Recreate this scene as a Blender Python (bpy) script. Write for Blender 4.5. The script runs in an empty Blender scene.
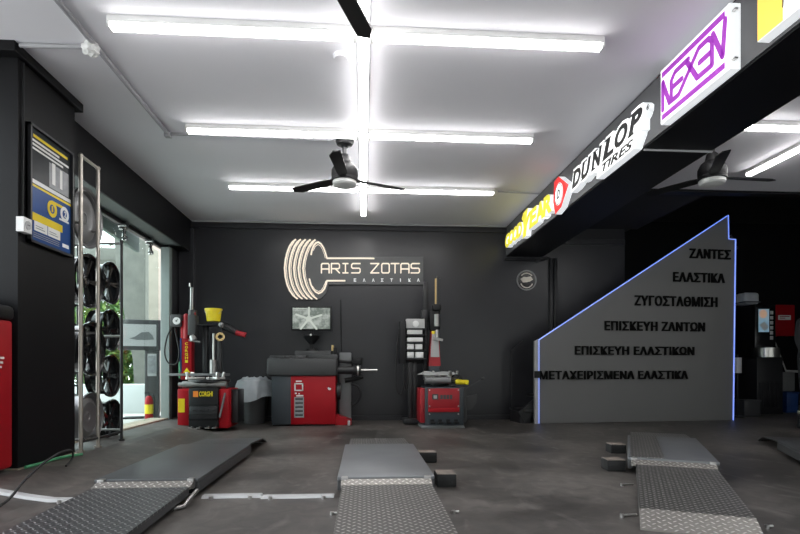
import bpy, bmesh, math, random
from mathutils import Vector, Matrix
random.seed(7)
C = bpy.context.scene.collection
PI = math.pi
R = math.radians

# ------------------------------------------------------------------ camera model (pixel -> world, 800x534)
F = 533.3; TH = math.atan(36.5/533.3); CH = 0.78; HY = 369.0
S_, C_ = math.sin(TH), math.cos(TH)
CEIL = 2.98
def ray(px, py):
    u = (px-400)/F; v = (HY-py)/F
    return Vector((S_+u*C_, C_-u*S_, v))
CAM = Vector((0, 0, CH))
def onZ(px, py, z):
    r = ray(px, py); return CAM + r*((z-CH)/r.z)
def onX(px, py, x):
    r = ray(px, py); return CAM + r*(x/r.x)
def onY(px, py, y):
    r = ray(px, py); return CAM + r*(y/r.y)
def sstep(t):
    t = max(0, min(1, t)); return t*t*(3-2*t)
def zf(x, y=0):                                  # the floor rises a little towards the street side on the left
    return 0.085*sstep((-1.75-x)/0.6)

# ------------------------------------------------------------------ mesh builder
class B:
    def __init__(s): s.v = []; s.f = []; s.m = []; s.mi = 0; s.M = Matrix()
    def add(s, vs, fs):
        n = len(s.v)
        s.v += [s.M @ Vector(p) for p in vs]
        s.f += [tuple(i+n for i in f) for f in fs]; s.m += [s.mi]*len(fs)
        return s
    def addbm(s, bm):
        bm.verts.index_update()
        s.add([v.co.copy() for v in bm.verts], [[v.index for v in f.verts] for f in bm.faces]); bm.free(); return s
    def box(s, x0, x1, y0, y1, z0, z1, bev=0, seg=2, T=None):
        bm = bmesh.new()
        bmesh.ops.create_cube(bm, size=1)
        for v in bm.verts:
            v.co = Vector(((x0+x1)/2+v.co.x*(x1-x0), (y0+y1)/2+v.co.y*(y1-y0), (z0+z1)/2+v.co.z*(z1-z0)))
        if bev: bmesh.ops.bevel(bm, geom=bm.edges[:], offset=bev, segments=seg, affect='EDGES', profile=.5)
        if T is not None: bm.transform(T)
        return s.addbm(bm)
    def bar(s, p0, p1, w, d=None, bev=0):            # rectangular bar between two points
        p0 = Vector(p0); p1 = Vector(p1); d = d or w; a = (p1-p0); L = a.length
        q = a.to_track_quat('Z', 'Y').to_matrix().to_4x4(); q.translation = p0
        return s.box(-w/2, w/2, -d/2, d/2, 0, L, bev, T=q)
    def cyl(s, p0, p1, r0, r1=None, seg=20):
        r1 = r0 if r1 is None else r1
        p0 = Vector(p0); p1 = Vector(p1); q = (p1-p0).to_track_quat('Z', 'Y').to_matrix()
        vs = []
        for p, r in ((p0, r0), (p1, r1)):
            for k in range(seg):
                a = 2*PI*k/seg; vs.append(p+q@Vector((r*math.cos(a), r*math.sin(a), 0)))
        fs = [(k, (k+1) % seg, seg+(k+1) % seg, seg+k) for k in range(seg)]
        fs += [tuple(range(seg))[::-1], tuple(range(seg, 2*seg))]
        return s.add(vs, fs)
    def tube(s, pts, r, seg=8, closed=False):
        pts = [Vector(p) for p in pts]; n = len(pts); vs = []; rs = r if isinstance(r, (list, tuple)) else [r]*n
        nrm = None
        for i, p in enumerate(pts):
            a = pts[(i+1) % n] if (closed or i < n-1) else p
            b = pts[i-1] if (closed or i > 0) else p
            t = (a-b).normalized()
            if nrm is None: nrm = t.orthogonal().normalized()
            nrm = (nrm-t*nrm.dot(t)).normalized(); bn = t.cross(nrm)
            for k in range(seg):
                an = 2*PI*k/seg; vs.append(p+nrm*(rs[i]*math.cos(an))+bn*(rs[i]*math.sin(an)))
        fs = []
        for i in range(n if closed else n-1):
            j = (i+1) % n
            for k in range(seg): fs.append((i*seg+k, i*seg+(k+1) % seg, j*seg+(k+1) % seg, j*seg+k))
        if not closed: fs += [tuple(range(seg))[::-1], tuple((n-1)*seg+k for k in range(seg))]
        return s.add(vs, fs)
    def lathe(s, prof, c=(0, 0, 0), axis=(0, 0, 1), seg=32, closed=False):
        q = Vector(axis).to_track_quat('Z', 'Y').to_matrix(); c = Vector(c); vs = []; n = len(prof)
        for r, z in prof:
            for k in range(seg):
                a = 2*PI*k/seg; vs.append(c+q@Vector((r*math.cos(a), r*math.sin(a), z)))
        fs = []
        for i in range(n if closed else n-1):
            j = (i+1) % n
            for k in range(seg): fs.append((i*seg+k, i*seg+(k+1) % seg, j*seg+(k+1) % seg, j*seg+k))
        if not closed:
            if prof[0][0] > 1e-4: fs.append(tuple(range(seg))[::-1])
            if prof[-1][0] > 1e-4: fs.append(tuple((n-1)*seg+k for k in range(seg)))
        return s.add(vs, fs)
    def prism(s, poly, z0, z1):
        n = len(poly)
        ar = sum(poly[i][0]*poly[(i+1) % n][1]-poly[(i+1) % n][0]*poly[i][1] for i in range(n))
        if ar < 0: poly = poly[::-1]
        vs = [(x, y, z0) for x, y in poly]+[(x, y, z1) for x, y in poly]
        fs = [tuple(range(n))[::-1], tuple(range(n, 2*n))]+[(i, (i+1) % n, n+(i+1) % n, n+i) for i in range(n)]
        return s.add(vs, fs)
    def rect(s, x0, y0, x1, y1, z0, z1): return s.prism([(x0, y0), (x1, y0), (x1, y1), (x0, y1)], z0, z1)
    def disc(s, cx, cy, rx, z0, z1, ry=None, seg=28):
        ry = ry or rx
        return s.prism([(cx+rx*math.cos(2*PI*k/seg), cy+ry*math.sin(2*PI*k/seg)) for k in range(seg)], z0, z1)
    def ring(s, cx, cy, ro, ri, z0, z1, seg=32, a0=0, a1=2*PI):
        full = abs(a1-a0-2*PI) < 1e-6; m = seg if full else seg+1
        vs = []
        for k in range(m):
            a = a0+(a1-a0)*k/seg
            for r, z in ((ro, z0), (ro, z1), (ri, z1), (ri, z0)): vs.append((cx+r*math.cos(a), cy+r*math.sin(a), z))
        fs = []
        for k in range(seg):
            j = (k+1) % m
            for e in range(4): fs.append((k*4+e, j*4+e, j*4+(e+1) % 4, k*4+(e+1) % 4))
        return s.add(vs, fs)
    def stroke(s, pts, w, z0, z1, ends=True):
        for a, b in zip(pts, pts[1:]):
            a = Vector(a); b = Vector(b); d = (b-a)
            if d.length < 1e-6: continue
            n = Vector((-d.y, d.x)).normalized()*w/2
            s.prism([tuple(a+n), tuple(a-n), tuple(b-n), tuple(b+n)], z0, z1)
        for p in (pts if ends else pts[1:-1]): s.disc(p[0], p[1], w/2, z0, z1-.0004, seg=10)
        return s
    def sphere(s, c, r, sc=(1, 1, 1), seg=16):
        bm = bmesh.new(); bmesh.ops.create_uvsphere(bm, u_segments=seg, v_segments=max(6, seg//2), radius=r)
        for v in bm.verts: v.co = Vector((v.co.x*sc[0], v.co.y*sc[1], v.co.z*sc[2]))+Vector(c)
        return s.addbm(bm)
    def text(s, txt, x0, y0, x1, y1, z0, z1, bold=0.0, shear=0.0, space=1.0):
        cu = bpy.data.curves.new('lettering', 'FONT'); cu.body = txt; cu.size = 1; cu.offset = bold; cu.shear = shear; cu.resolution_u = 3; cu.space_character = space
        ob = bpy.data.objects.new('lettering', cu); C.objects.link(ob)
        dg = bpy.context.evaluated_depsgraph_get(); dg.update()
        me = bpy.data.meshes.new_from_object(ob.evaluated_get(dg))
        bpy.data.objects.remove(ob); bpy.data.curves.remove(cu)
        if not me.vertices: return s
        xs = [v.co.x for v in me.vertices]; ys = [v.co.y for v in me.vertices]
        a, b, c, d = min(xs), max(xs), min(ys), max(ys)
        bm = bmesh.new(); bm.from_mesh(me); bpy.data.meshes.remove(me)
        r = bmesh.ops.extrude_face_region(bm, geom=bm.faces[:])
        for v in bm.verts: v.co.z = z0
        for e in r['geom']:
            if isinstance(e, bmesh.types.BMVert): e.co.z = z1
        for v in bm.verts:
            v.co.x = x0+(v.co.x-a)/max(1e-6, b-a)*(x1-x0); v.co.y = y0+(v.co.y-c)/max(1e-6, d-c)*(y1-y0)
        return s.addbm(bm)

def obj(name, b, mats, parent=None, smooth=True, ang=35):
    me = bpy.data.meshes.new(name); me.from_pydata([tuple(p) for p in b.v], [], b.f)
    bm = bmesh.new(); bm.from_mesh(me)
    me.polygons.foreach_set('material_index', b.m)
    bm.free()
    bm = bmesh.new(); bm.from_mesh(me); bmesh.ops.recalc_face_normals(bm, faces=bm.faces[:]); bm.to_mesh(me); bm.free()
    if not isinstance(mats, (list, tuple)): mats = [mats]
    for m in mats: me.materials.append(m)
    if smooth:
        me.shade_smooth(); me.set_sharp_from_angle(angle=R(ang))
    o = bpy.data.objects.new(name, me); C.objects.link(o)
    if parent is not None: o.parent = parent
    return o
def tag(o, label, cat, group=None):
    o['label'] = label; o['category'] = cat
    if group: o['group'] = group
    return o
def thing(name, label, cat, loc=(0, 0, 0), rz=0, group=None, rx=0):
    o = bpy.data.objects.new(name, None); C.objects.link(o); o.empty_display_size = .1
    o.location = loc; o.rotation_euler = (rx, 0, rz)
    return tag(o, label, cat, group)
def struct(name, b, m, parent=None, smooth=False):
    o = obj(name, b, m, parent, smooth)
    if parent is None: o['kind'] = 'structure'
    return o
def dup(root, loc, rz, label):
    r = root.copy(); C.objects.link(r); r.location = loc; r.rotation_euler = (root.rotation_euler[0], 0, rz); r['label'] = label
    for ch in list(root.children):
        c = ch.copy(); C.objects.link(c); c.parent = r
        for g in list(ch.children):
            d = g.copy(); C.objects.link(d); d.parent = c
    return r
def mesh_copy(o, name=None): return o.copy()
UP = Matrix.Rotation(PI/2, 4, 'X')          # sign plane (x, y, out) -> upright (x, -out, z)

class Frame:                                  # an upright plane; q() gives plane coordinates of a pixel
    def __init__(s, x, y, ang): s.o = Vector((x, y, 0)); s.d = Vector((math.cos(ang), math.sin(ang), 0)); s.n = Vector((s.d.y, -s.d.x, 0)); s.ang = ang
    def q(s, px, py):
        r = ray(px, py); t = (s.o-CAM).dot(s.n)/r.dot(s.n); p = CAM+r*t
        return ((p-s.o).dot(s.d), p.z)

# ------------------------------------------------------------------ materials
def mat(name, col, rough=.5, metal=0, var=.12, scale=6, bump=0, bscale=60, emit=None, es=0, trans=0, spec=None, coat=0):
    m = bpy.data.materials.new(name); m.use_nodes = True; nt = m.node_tree; p = nt.nodes['Principled BSDF']
    tc = nt.nodes.new('ShaderNodeTexCoord'); nz = nt.nodes.new('ShaderNodeTexNoise'); nz.inputs['Scale'].default_value = scale; nz.inputs['Detail'].default_value = 5
    nt.links.new(tc.outputs['Object'], nz.inputs['Vector'])
    mx = nt.nodes.new('ShaderNodeMix'); mx.data_type = 'RGBA'
    mx.inputs['A'].default_value = (*[c*(1-var) for c in col], 1); mx.inputs['B'].default_value = (*[min(1, c*(1+var)) for c in col], 1)
    nt.links.new(nz.outputs['Fac'], mx.inputs['Factor']); nt.links.new(mx.outputs['Result'], p.inputs['Base Color'])
    p.inputs['Roughness'].default_value = rough; p.inputs['Metallic'].default_value = metal
    if spec is not None: p.inputs['Specular IOR Level'].default_value = spec
    if coat: p.inputs['Coat Weight'].default_value = coat; p.inputs['Coat Roughness'].default_value = .15
    if bump:
        n2 = nt.nodes.new('ShaderNodeTexNoise'); n2.inputs['Scale'].default_value = bscale; n2.inputs['Detail'].default_value = 4
        nt.links.new(tc.outputs['Object'], n2.inputs['Vector'])
        bp = nt.nodes.new('ShaderNodeBump'); bp.inputs['Strength'].default_value = bump; bp.inputs['Distance'].default_value = .01
        nt.links.new(n2.outputs['Fac'], bp.inputs['Height']); nt.links.new(bp.outputs['Normal'], p.inputs['Normal'])
    if emit: p.inputs['Emission Color'].default_value = (*emit, 1); p.inputs['Emission Strength'].default_value = es
    if trans: p.inputs['Transmission Weight'].default_value = trans
    return m
M = {}
M['wall'] = mat('black_satin_wall', (.025, .025, .029), .31, var=.3, scale=1.5, spec=.45, bump=.12, bscale=14)
M['wall_dull'] = mat('black_matt_wall', (.005, .005, .006), .5, var=.25, scale=2, spec=.2)
M['ceiling'] = mat('grey_ceiling_paint', (.80, .79, .835), .75, var=.04, scale=1.2)
M['ceiling_shaded'] = mat('shaded_ceiling', (.03, .028, .027), .8)  # shade over the unlit rear ceiling, put into its base colour
M['beam'] = mat('beam_paint', (.006, .006, .0075), .42, spec=.2, var=.2, scale=3)
M['beam_face'] = mat('beam_lit_face_grey', (.10, .10, .105), .4, var=.12, scale=2)  # sign side paler than the beam: the signs' light painted in
M['black'] = mat('black_plastic', (.010, .010, .011), .45, bump=.05, spec=.3)
M['blackgloss'] = mat('black_gloss', (.008, .008, .009), .18)
M['blackmetal'] = mat('black_painted_metal', (.016, .016, .018), .38, var=.2)
M['rubber'] = mat('rubber', (.016, .016, .016), .75, var=.3, bump=.3)
M['charcoal'] = mat('charcoal_plastic', (.05, .05, .052), .5, bump=.06)
M['slate'] = mat('slate_blue_grey_panel', (.04, .05, .06), .4)
M['grey'] = mat('grey_painted_metal', (.16, .165, .17), .45)
M['lgrey'] = mat('light_grey', (.45, .45, .45), .5)
M['white'] = mat('white_plastic', (.75, .75, .74), .5, var=.05)
M['red'] = mat('red_paint', (.37, .005, .012), .42, var=.1, spec=.3)
M['darkred'] = mat('worn_red_paint', (.36, .012, .02), .42, var=.25, scale=10)
M['yellow'] = mat('yellow_plastic', (.85, .68, .02), .4)
M['orange'] = mat('orange_print', (.85, .25, .03), .5)
M['steel'] = mat('bright_steel', (.62, .61, .59), .3, 1, var=.15, scale=20)
M['steel_dull'] = mat('dull_steel', (.36, .35, .34), .42, 1, var=.3, scale=18, bump=.1)
M['bronze'] = mat('steel_tube_dull', (.50, .46, .41), .38, .9, var=.15)
M['alloy'] = mat('grey_alloy', (.24, .24, .245), .38, .6)
M['chrome'] = mat('chrome', (.8, .8, .8), .12, 1)
M['tan'] = mat('tan_hex_bar', (.55, .40, .18), .4, .4)
M['blue'] = mat('blue_plastic', (.012, .045, .17), .5)
M['posterblue'] = mat('poster_blue', (.018, .07, .24), .3, spec=.15)
M['posterdark'] = mat('poster_dark', (.014, .017, .02), .3, var=.5, scale=9, spec=.15)
M['postergrey'] = mat('poster_grey', (.30, .31, .32), .3, var=.4, scale=25, spec=.15)
M['posterwhite'] = mat('poster_white', (.8, .8, .78), .3, spec=.15)
M['posteryellow'] = mat('poster_yellow', (.80, .60, .03), .3, spec=.15)
M['bag'] = mat('silver_plastic_bag', (.46, .49, .52), .30, var=.3, bump=.5, bscale=25)
M['wood'] = mat('timber', (.22, .12, .06), .55, var=.3)
M['panel'] = mat('grey_partition_panel', (.162, .161, .159), .55, var=.06, scale=1.5)
M['letters'] = mat('black_letters', (.005, .005, .005), .7, spec=.1)
M['concrete'] = mat('weathered_concrete', (.17, .17, .155), .9, var=.3, scale=5, bump=.3)
M['plaster'] = mat('cream_plaster', (.40, .355, .30), .9, var=.2, scale=8)
M['whitewall'] = mat('white_planter_render', (.58, .61, .61), .8, var=.05)
M['paving'] = mat('pale_paving', (.50, .49, .46), .85, var=.15)
M['leaf'] = mat('leaf_green', (.045, .12, .02), .5, var=.5, scale=14)
M['leaf2'] = mat('leaf_bright', (.13, .22, .035), .5, var=.5, scale=14)
M['bark'] = mat('bark', (.12, .09, .06), .9, var=.4)
M['greenhose'] = mat('green_hose', (.06, .28, .13), .5)
M['soffit'] = mat('lit_soffit_grey', (.09, .10, .10), .5)  # beam underside painted grey for the daylight falling on it
M['jamb'] = mat('grey_green_aluminium', (.28, .33, .32), .4, .3)
M['doorband'] = mat('frosted_green_band', (.20, .25, .23), .4, .2)
M['rubble'] = mat('broken_concrete_edge', (.42, .36, .28), .9, var=.4, scale=20, bump=.4)
M['skin'] = mat('skin', (.50, .28, .20), .5)
M['hair'] = mat('hair', (.02, .015, .012), .6)
M['workwear'] = mat('dark_workwear', (.010, .011, .013), .85, var=.3, bump=.2)
M['reflective'] = mat('reflective_band', (.25, .26, .2), .5)
M['blockrubber'] = mat('pale_rubber_block_top', (.20, .165, .14), .85, var=.35, scale=18, bump=.3)  # paler, browner top face for the black blocks

def emis(name, col, st, base=(.8, .8, .8)):
    return mat(name, base, .5, emit=col, es=st)
TUBE = 14.5
M['tube'] = emis('tube_diffuser', (1.0, .985, .97), TUBE)
M['signwhite'] = emis('lit_white_acrylic', (1, 1, 1), .8)
M['signside'] = emis('lit_sign_edge', (.93, .97, 1.0), .5)
M['signpurple'] = emis('lit_purple', (.38, .04, .50), .36, (.35, .04, .45))
M['signyellow'] = emis('lit_yellow', (.88, .78, .07), .6, (.7, .62, .05))
M['signyellow2'] = emis('lit_warm_yellow', (1.0, .70, .10), .5, (.8, .58, .09))
M['signred'] = emis('lit_red', (.85, .03, .03), .55, (.7, .03, .03))
M['signblack'] = mat('sign_black', (.012, .012, .012), .4)
M['cream'] = emis('lit_cream_letter', (1.0, .87, .72), .55, (.5, .45, .38))
M['whiteletter'] = emis('pale_letter', (.85, .88, .9), .25)
M['signboard'] = mat('dark_grey_signboard', (.10, .102, .105), .5)
M['led'] = emis('blue_led_strip', (.10, .23, 1.0), .75)
M['screenlit'] = emis('vending_screen', (.10, .45, .7), .2)
M['screenorange'] = emis('vending_screen_orange', (.9, .35, .05), .2)

def glass_mat():
    m = bpy.data.materials.new('clear_glass'); m.use_nodes = True; nt = m.node_tree; nt.nodes.clear()
    o = nt.nodes.new('ShaderNodeOutputMaterial'); mx = nt.nodes.new('ShaderNodeMixShader'); t = nt.nodes.new('ShaderNodeBsdfTransparent'); g = nt.nodes.new('ShaderNodeBsdfGlossy')
    t.inputs['Color'].default_value = (.86, .92, .90, 1); g.inputs['Roughness'].default_value = .02
    mx.inputs[0].default_value = .06
    nt.links.new(t.outputs[0], mx.inputs[1]); nt.links.new(g.outputs[0], mx.inputs[2]); nt.links.new(mx.outputs[0], o.inputs[0])
    return m
M['glass'] = glass_mat()

def floor_mat():
    m = bpy.data.materials.new('dark_worn_floor'); m.use_nodes = True; nt = m.node_tree; p = nt.nodes['Principled BSDF']; L = nt.links.new
    tc = nt.nodes.new('ShaderNodeTexCoord')
    def noise(sc, det, dist=0, st=None):
        n = nt.nodes.new('ShaderNodeTexNoise'); n.inputs['Scale'].default_value = sc; n.inputs['Detail'].default_value = det; n.inputs['Distortion'].default_value = dist
        if st:
            mp = nt.nodes.new('ShaderNodeMapping'); mp.inputs['Scale'].default_value = st; L(tc.outputs['Object'], mp.inputs[0]); L(mp.outputs[0], n.inputs['Vector'])
        else: L(tc.outputs['Object'], n.inputs['Vector'])
        return n
    big = noise(.9, 6, .6); fine = noise(9, 8, .8); scuff = noise(3.5, 6, 2.2, (1, .45, 1))
    r1 = nt.nodes.new('ShaderNodeValToRGB'); e = r1.color_ramp.elements
    e[0].position = .36; e[0].color = (.042, .0375, .0345, 1); e[1].position = .66; e[1].color = (.138, .123, .112, 1)
    L(big.outputs['Fac'], r1.inputs[0])
    r2 = nt.nodes.new('ShaderNodeValToRGB'); e = r2.color_ramp.elements
    e[0].position = .56; e[0].color = (0, 0, 0, 1); e[1].position = .74; e[1].color = (.6, .6, .6, 1)
    L(scuff.outputs['Fac'], r2.inputs[0])
    mx = nt.nodes.new('ShaderNodeMix'); mx.data_type = 'RGBA'; L(r2.outputs[0], mx.inputs['Factor']); L(r1.outputs[0], mx.inputs['A']); mx.inputs['B'].default_value = (.22, .20, .185, 1)
    m2 = nt.nodes.new('ShaderNodeMix'); m2.data_type = 'RGBA'; m2.blend_type = 'MULTIPLY'; m2.inputs['Factor'].default_value = .7
    r3 = nt.nodes.new('ShaderNodeValToRGB'); r3.color_ramp.elements[0].position = .3; r3.color_ramp.elements[0].color = (.45, .45, .45, 1); r3.color_ramp.elements[1].position = .65; L(fine.outputs['Fac'], r3.inputs[0])
    L(mx.outputs['Result'], m2.inputs['A']); L(r3.outputs[0], m2.inputs['B']); L(m2.outputs['Result'], p.inputs['Base Color'])
    rr = nt.nodes.new('ShaderNodeMapRange'); rr.inputs['To Min'].default_value = .34; rr.inputs['To Max'].default_value = .62; L(big.outputs['Fac'], rr.inputs['Value']); L(rr.outputs[0], p.inputs['Roughness'])
    bp = nt.nodes.new('ShaderNodeBump'); bp.inputs['Strength'].default_value = .25; bp.inputs['Distance'].default_value = .006; L(fine.outputs['Fac'], bp.inputs['Height']); L(bp.outputs[0], p.inputs['Normal'])
    return m
M['floor'] = floor_mat()

def plate_mat(name, lo, hi, metal=.85, rough=.36, pitch=30):
    """checker plate: short raised lozenges that alternate direction from cell to cell"""
    m = bpy.data.materials.new(name); m.use_nodes = True; nt = m.node_tree; p = nt.nodes['Principled BSDF']; L = nt.links.new
    tc = nt.nodes.new('ShaderNodeTexCoord')
    mp = nt.nodes.new('ShaderNodeMapping'); mp.inputs['Rotation'].default_value = (0, 0, PI/4); L(tc.outputs['Object'], mp.inputs[0])
    sx = nt.nodes.new('ShaderNodeSeparateXYZ'); L(mp.outputs[0], sx.inputs[0])
    def mth(op, a, b=None):
        n = nt.nodes.new('ShaderNodeMath'); n.operation = op
        for i, q in enumerate((a, b)):
            if q is None: continue
            if isinstance(q, (int, float)): n.inputs[i].default_value = q
            else: L(q, n.inputs[i])
        return n.outputs[0]
    x = mth('MULTIPLY', sx.outputs[0], pitch); y = mth('MULTIPLY', sx.outputs[1], pitch)
    par = mth('MODULO', mth('ABSOLUTE', mth('ADD', mth('FLOOR', x), mth('FLOOR', y))), 2)
    cx = mth('SUBTRACT', mth('FRACT', mth('ADD', x, 100)), .5); cy = mth('SUBTRACT', mth('FRACT', mth('ADD', y, 100)), .5)
    a = mth('ADD', mth('MULTIPLY', mth('POWER', mth('ABSOLUTE', cx), 2), 5), mth('MULTIPLY', mth('POWER', mth('ABSOLUTE', cy), 2), 40))
    b = mth('ADD', mth('MULTIPLY', mth('POWER', mth('ABSOLUTE', cx), 2), 40), mth('MULTIPLY', mth('POWER', mth('ABSOLUTE', cy), 2), 5))
    mixv = mth('ADD', mth('MULTIPLY', a, par), mth('MULTIPLY', b, mth('SUBTRACT', 1, par)))
    h = nt.nodes.new('ShaderNodeMath'); h.operation = 'SUBTRACT'; h.use_clamp = True; h.inputs[0].default_value = 1; L(mixv, h.inputs[1])
    nz = nt.nodes.new('ShaderNodeTexNoise'); nz.inputs['Scale'].default_value = 4; nz.inputs['Detail'].default_value = 6; L(tc.outputs['Object'], nz.inputs['Vector'])
    mx = nt.nodes.new('ShaderNodeMix'); mx.data_type = 'RGBA'; mx.inputs['A'].default_value = (*lo, 1); mx.inputs['B'].default_value = (*hi, 1)
    f = mth('MULTIPLY', h.outputs[0], mth('ADD', nz.outputs['Fac'], .35)); L(f, mx.inputs['Factor']); L(mx.outputs['Result'], p.inputs['Base Color'])
    p.inputs['Metallic'].default_value = metal; p.inputs['Roughness'].default_value = rough
    bp = nt.nodes.new('ShaderNodeBump'); bp.inputs['Strength'].default_value = .8; bp.inputs['Distance'].default_value = .006; L(h.outputs[0], bp.inputs['Height']); L(bp.outputs[0], p.inputs['Normal'])
    return m
M['plate'] = plate_mat('checker_plate_steel', (.13, .125, .12), (.66, .63, .60), .7, .4)
M['plate_dark'] = plate_mat('dark_checker_plate', (.07, .07, .072), (.34, .34, .34), .55, .42)
M['plate_bright'] = plate_mat('bright_worn_checker_plate', (.28, .26, .24), (.85, .82, .78), .5, .42)
M['deck'] = mat('smooth_dark_deck', (.085, .088, .092), .42, .35, var=.35, scale=2.5)
M['deck_grey'] = mat('smooth_grey_deck', (.20, .205, .215), .42, .5, var=.3, scale=3)

# ------------------------------------------------------------------ room shell
YW = 8.13; XL = -2.75; BX0, BX1, BZ = 2.21, 2.77, 2.52; YR = 10.9; XR = 9.8; Y0 = -1.2
PX = -2.36; PY0, PY1 = 3.82, 4.54
b = B()
xs = [-4.2, -3.2, -2.8, -2.6, -2.4, -2.3, -2.2, -2.1, -2.0, -1.9, -1.8, -1.7, -1.6, -1, 0, 2, 4.08, XR]; ys = [Y0-1.5, 0, 2, 4, 6, YW, YR]
vs = [(x, y, zf(x)) for y in ys for x in xs]; n = len(xs)
b.add(vs, [(j*n+i, j*n+i+1, (j+1)*n+i+1, (j+1)*n+i) for j in range(len(ys)-1) for i in range(n-1) if xs[i] >= -2.81 or (j < 3)])
# solid under-side so the slab has depth
struct('floor', b, M['floor'])
b = B()
b.box(-3.3, BX0+.02, Y0, YW+.15, CEIL, CEIL+.15); b.box(BX0+.02, XR, Y0, 6.28, CEIL, CEIL+.15)
struct('ceiling', b, M['ceiling'])
b = B(); b.box(BX1-.05, 4.2, 6.28, YW+.15, CEIL, CEIL+.15); b.box(4.2, XR, 6.28, YR, 3.9, 4.05); b.box(4.2, 4.3, 6.4, YW, CEIL, 3.9); b.box(4.2, XR, 6.28, 6.4, CEIL-.0, 3.95)
struct('ceiling_back', b, M['ceiling_shaded'])
b = B(); b.box(-3.0, 4.1, YW, YW+.2, -.05, CEIL); struct('wall_back', b, M['wall'])
b = B(); b.box(4.0, 4.1, YW+.2, YR, -.05, 3.9); struct('wall_left_recess', b, M['wall_dull'])
b = B(); b.box(4.0, XR, YR, YR+.1, -.05, 3.95); struct('wall_back_recess', b, M['wall_dull'])
b = B(); b.box(XR, XR+.1, Y0, YR+.1, -.05, 3.95); struct('wall_right', b, M['wall_dull'])
# left wall: pier, header over the opening, return by the back corner
b = B(); b.box(-4.2, PX, PY0, PY1, 0.10, CEIL-.07); struct('wall_left', b, M['wall_dull'])
b = B(); b.box(-4.2, PX+.035, PY0-.09, PY1+.07, CEIL-.07, CEIL, .006); struct('trim_1', b, M['wall_dull'])
b = B(); b.box(-4.0, PX-.005, PY0+.01, PY1-.01, zf(-3), 0.10)
b.box(-2.5, PX+.012, PY0+.12, PY1+.01, zf(-3), .095, .01); struct('baseboard_left', b, M['rubble'])
b = B(); b.box(-2.85, -2.55, PY1, YW, 2.515, CEIL); struct('trim_2', b, M['beam'])
b = B(); b.box(-2.84, -2.56, PY1+.01, 7.68, 2.505, 2.515); struct('trim_11', b, M['soffit'])
b = B(); b.prism([(-2.86, 5.0), (-3.10, 7.62), (-3.15, 7.62), (-2.91, 5.0)], 2.40, 2.66); struct('trim_12', b, M['doorband'])
b = B(); b.box(-2.83, XL+.02, 7.68, YW, 0.0, 2.515); struct('wall_left_return', b, M['wall'])
b = B(); b.box(-2.80, -2.68, 7.58, 7.68, .05, 2.47, .006)
struct('trim_3', b, M['jamb'])
b = B(); b.box(-2.95, -2.70, PY1, 7.6, .06, .105, .008); struct('trim_4', b, M['rubble'])
# the long beam that carries the signs
b = B(); b.box(BX0, BX1, Y0, YW, BZ, CEIL); o = struct('trim_5', b, M['beam'])
b = B(); b.box(BX0-.012, BX0, Y0, YW, BZ+.012, CEIL-.02); struct('trim_6', b, M['beam_face'])
# strips where wall and ceiling meet
b = B(); b.box(-2.55, BX0, YW-.05, YW, CEIL-.10, CEIL-.035, .006); struct('trim_7', b, M['wall'])
b = B(); b.box(BX1, XR, 6.27, 6.40, CEIL-.03, CEIL, .004); struct('trim_8', b, M['beam'])
# dark bulkhead band and small wall bits right of the beam
b = B(); b.box(BX1+.02, 4.08, YW-.06, YW, 2.72, 2.8, .006); struct('trim_9', b, M['wall'])
b = B(); b.box(-2.55, 4.0, YW-.02, YW, 0, .07); struct('baseboard_back', b, M['wall'])
b = B(); b.box(-2.72, -2.50, YW-.07, YW, .08, 2.86, .004); struct('trim_10', b, M['wall'])

# sliding door
d = thing('door_1', 'frameless sliding glass door hung from a rail in left opening', 'door', (-2.82, 0, 0)); del d['category']; d['kind'] = 'structure'
b = B(); b.box(-.006, .006, 5.2, 7.08, .10, 2.42); obj('glass_panel', b, M['glass'], d)
b = B(); b.box(-.02, .03, 4.6, 7.66, 2.455, 2.503, .003); obj('rail', b, M['blackmetal'], d)
for px in (122, 148.5, 165):
    y = onX(px, 230, -2.80).y
    b = B(); b.cyl((-.01, y, 2.46), (.08, y, 2.46), .042); b.box(.03, .06, y-.024, y+.024, 2.27, 2.45, .004); b.cyl((.02, y, 2.30), (.075, y, 2.30), .026); b.box(.0, .07, y-.035, y+.035, 2.395, 2.425, .004)
    obj('hanger', b, M['chrome'], d)
b = B(); b.box(-.005, .005, 7.10, 7.55, .10, 2.40); obj('fixed_pane', b, M['glass'], d)

# ------------------------------------------------------------------ outside: seen through the opening, plus unseen pieces added for the front light
b = B(); b.box(-16, -2.79, -1, 22, -.05, .055); struct('ground', b, M['paving'])
b = B(); b.box(-16, 20, -24, Y0-1.45, -.12, -.02); struct('street', b, M['paving'])  # unseen pale ground, added to bounce daylight up to the ceiling
b = B(); b.box(-4.2, XR, Y0-.2, Y0, 2.42, CEIL+.15); struct('unseen_front_header', b, M['wall_dull'])  # unseen header, added to block sky and keep wall reflections dark
b = B(); b.box(-30, 40, -21, -19, -.1, 9); struct('unseen_street_block', b, M['concrete'])  # unseen block, added to cut low sky light from the front
w0 = onX(113, 400, -5.2); 
b = B(); b.box(-5.3, -3.45, 9.0, 9.3, .05, .53, .02)
tag(obj('planter_wall', b, M['whitewall']), 'low white planter wall outside the glass door', 'planter')
t = thing('concrete_column', 'flared bare concrete column standing outside the glass door', 'column', (-4.05, 9.9, .05))
b = B(); b.M = Matrix.Translation((0, 0, 0))
def col_sec(z, w): return [(-w, -.22, z), (.22, -.22, z), (.22, .22, z), (-w, .22, z)]
vs = []; zs = [(0, -.05), (.9, .0), (1.6, .13), (2.6, .29), (3.4, .33)]
for z, w in zs: vs += col_sec(z, w)
fs = [(3, 2, 1, 0), tuple(range(len(vs)-4, len(vs)))]
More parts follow.
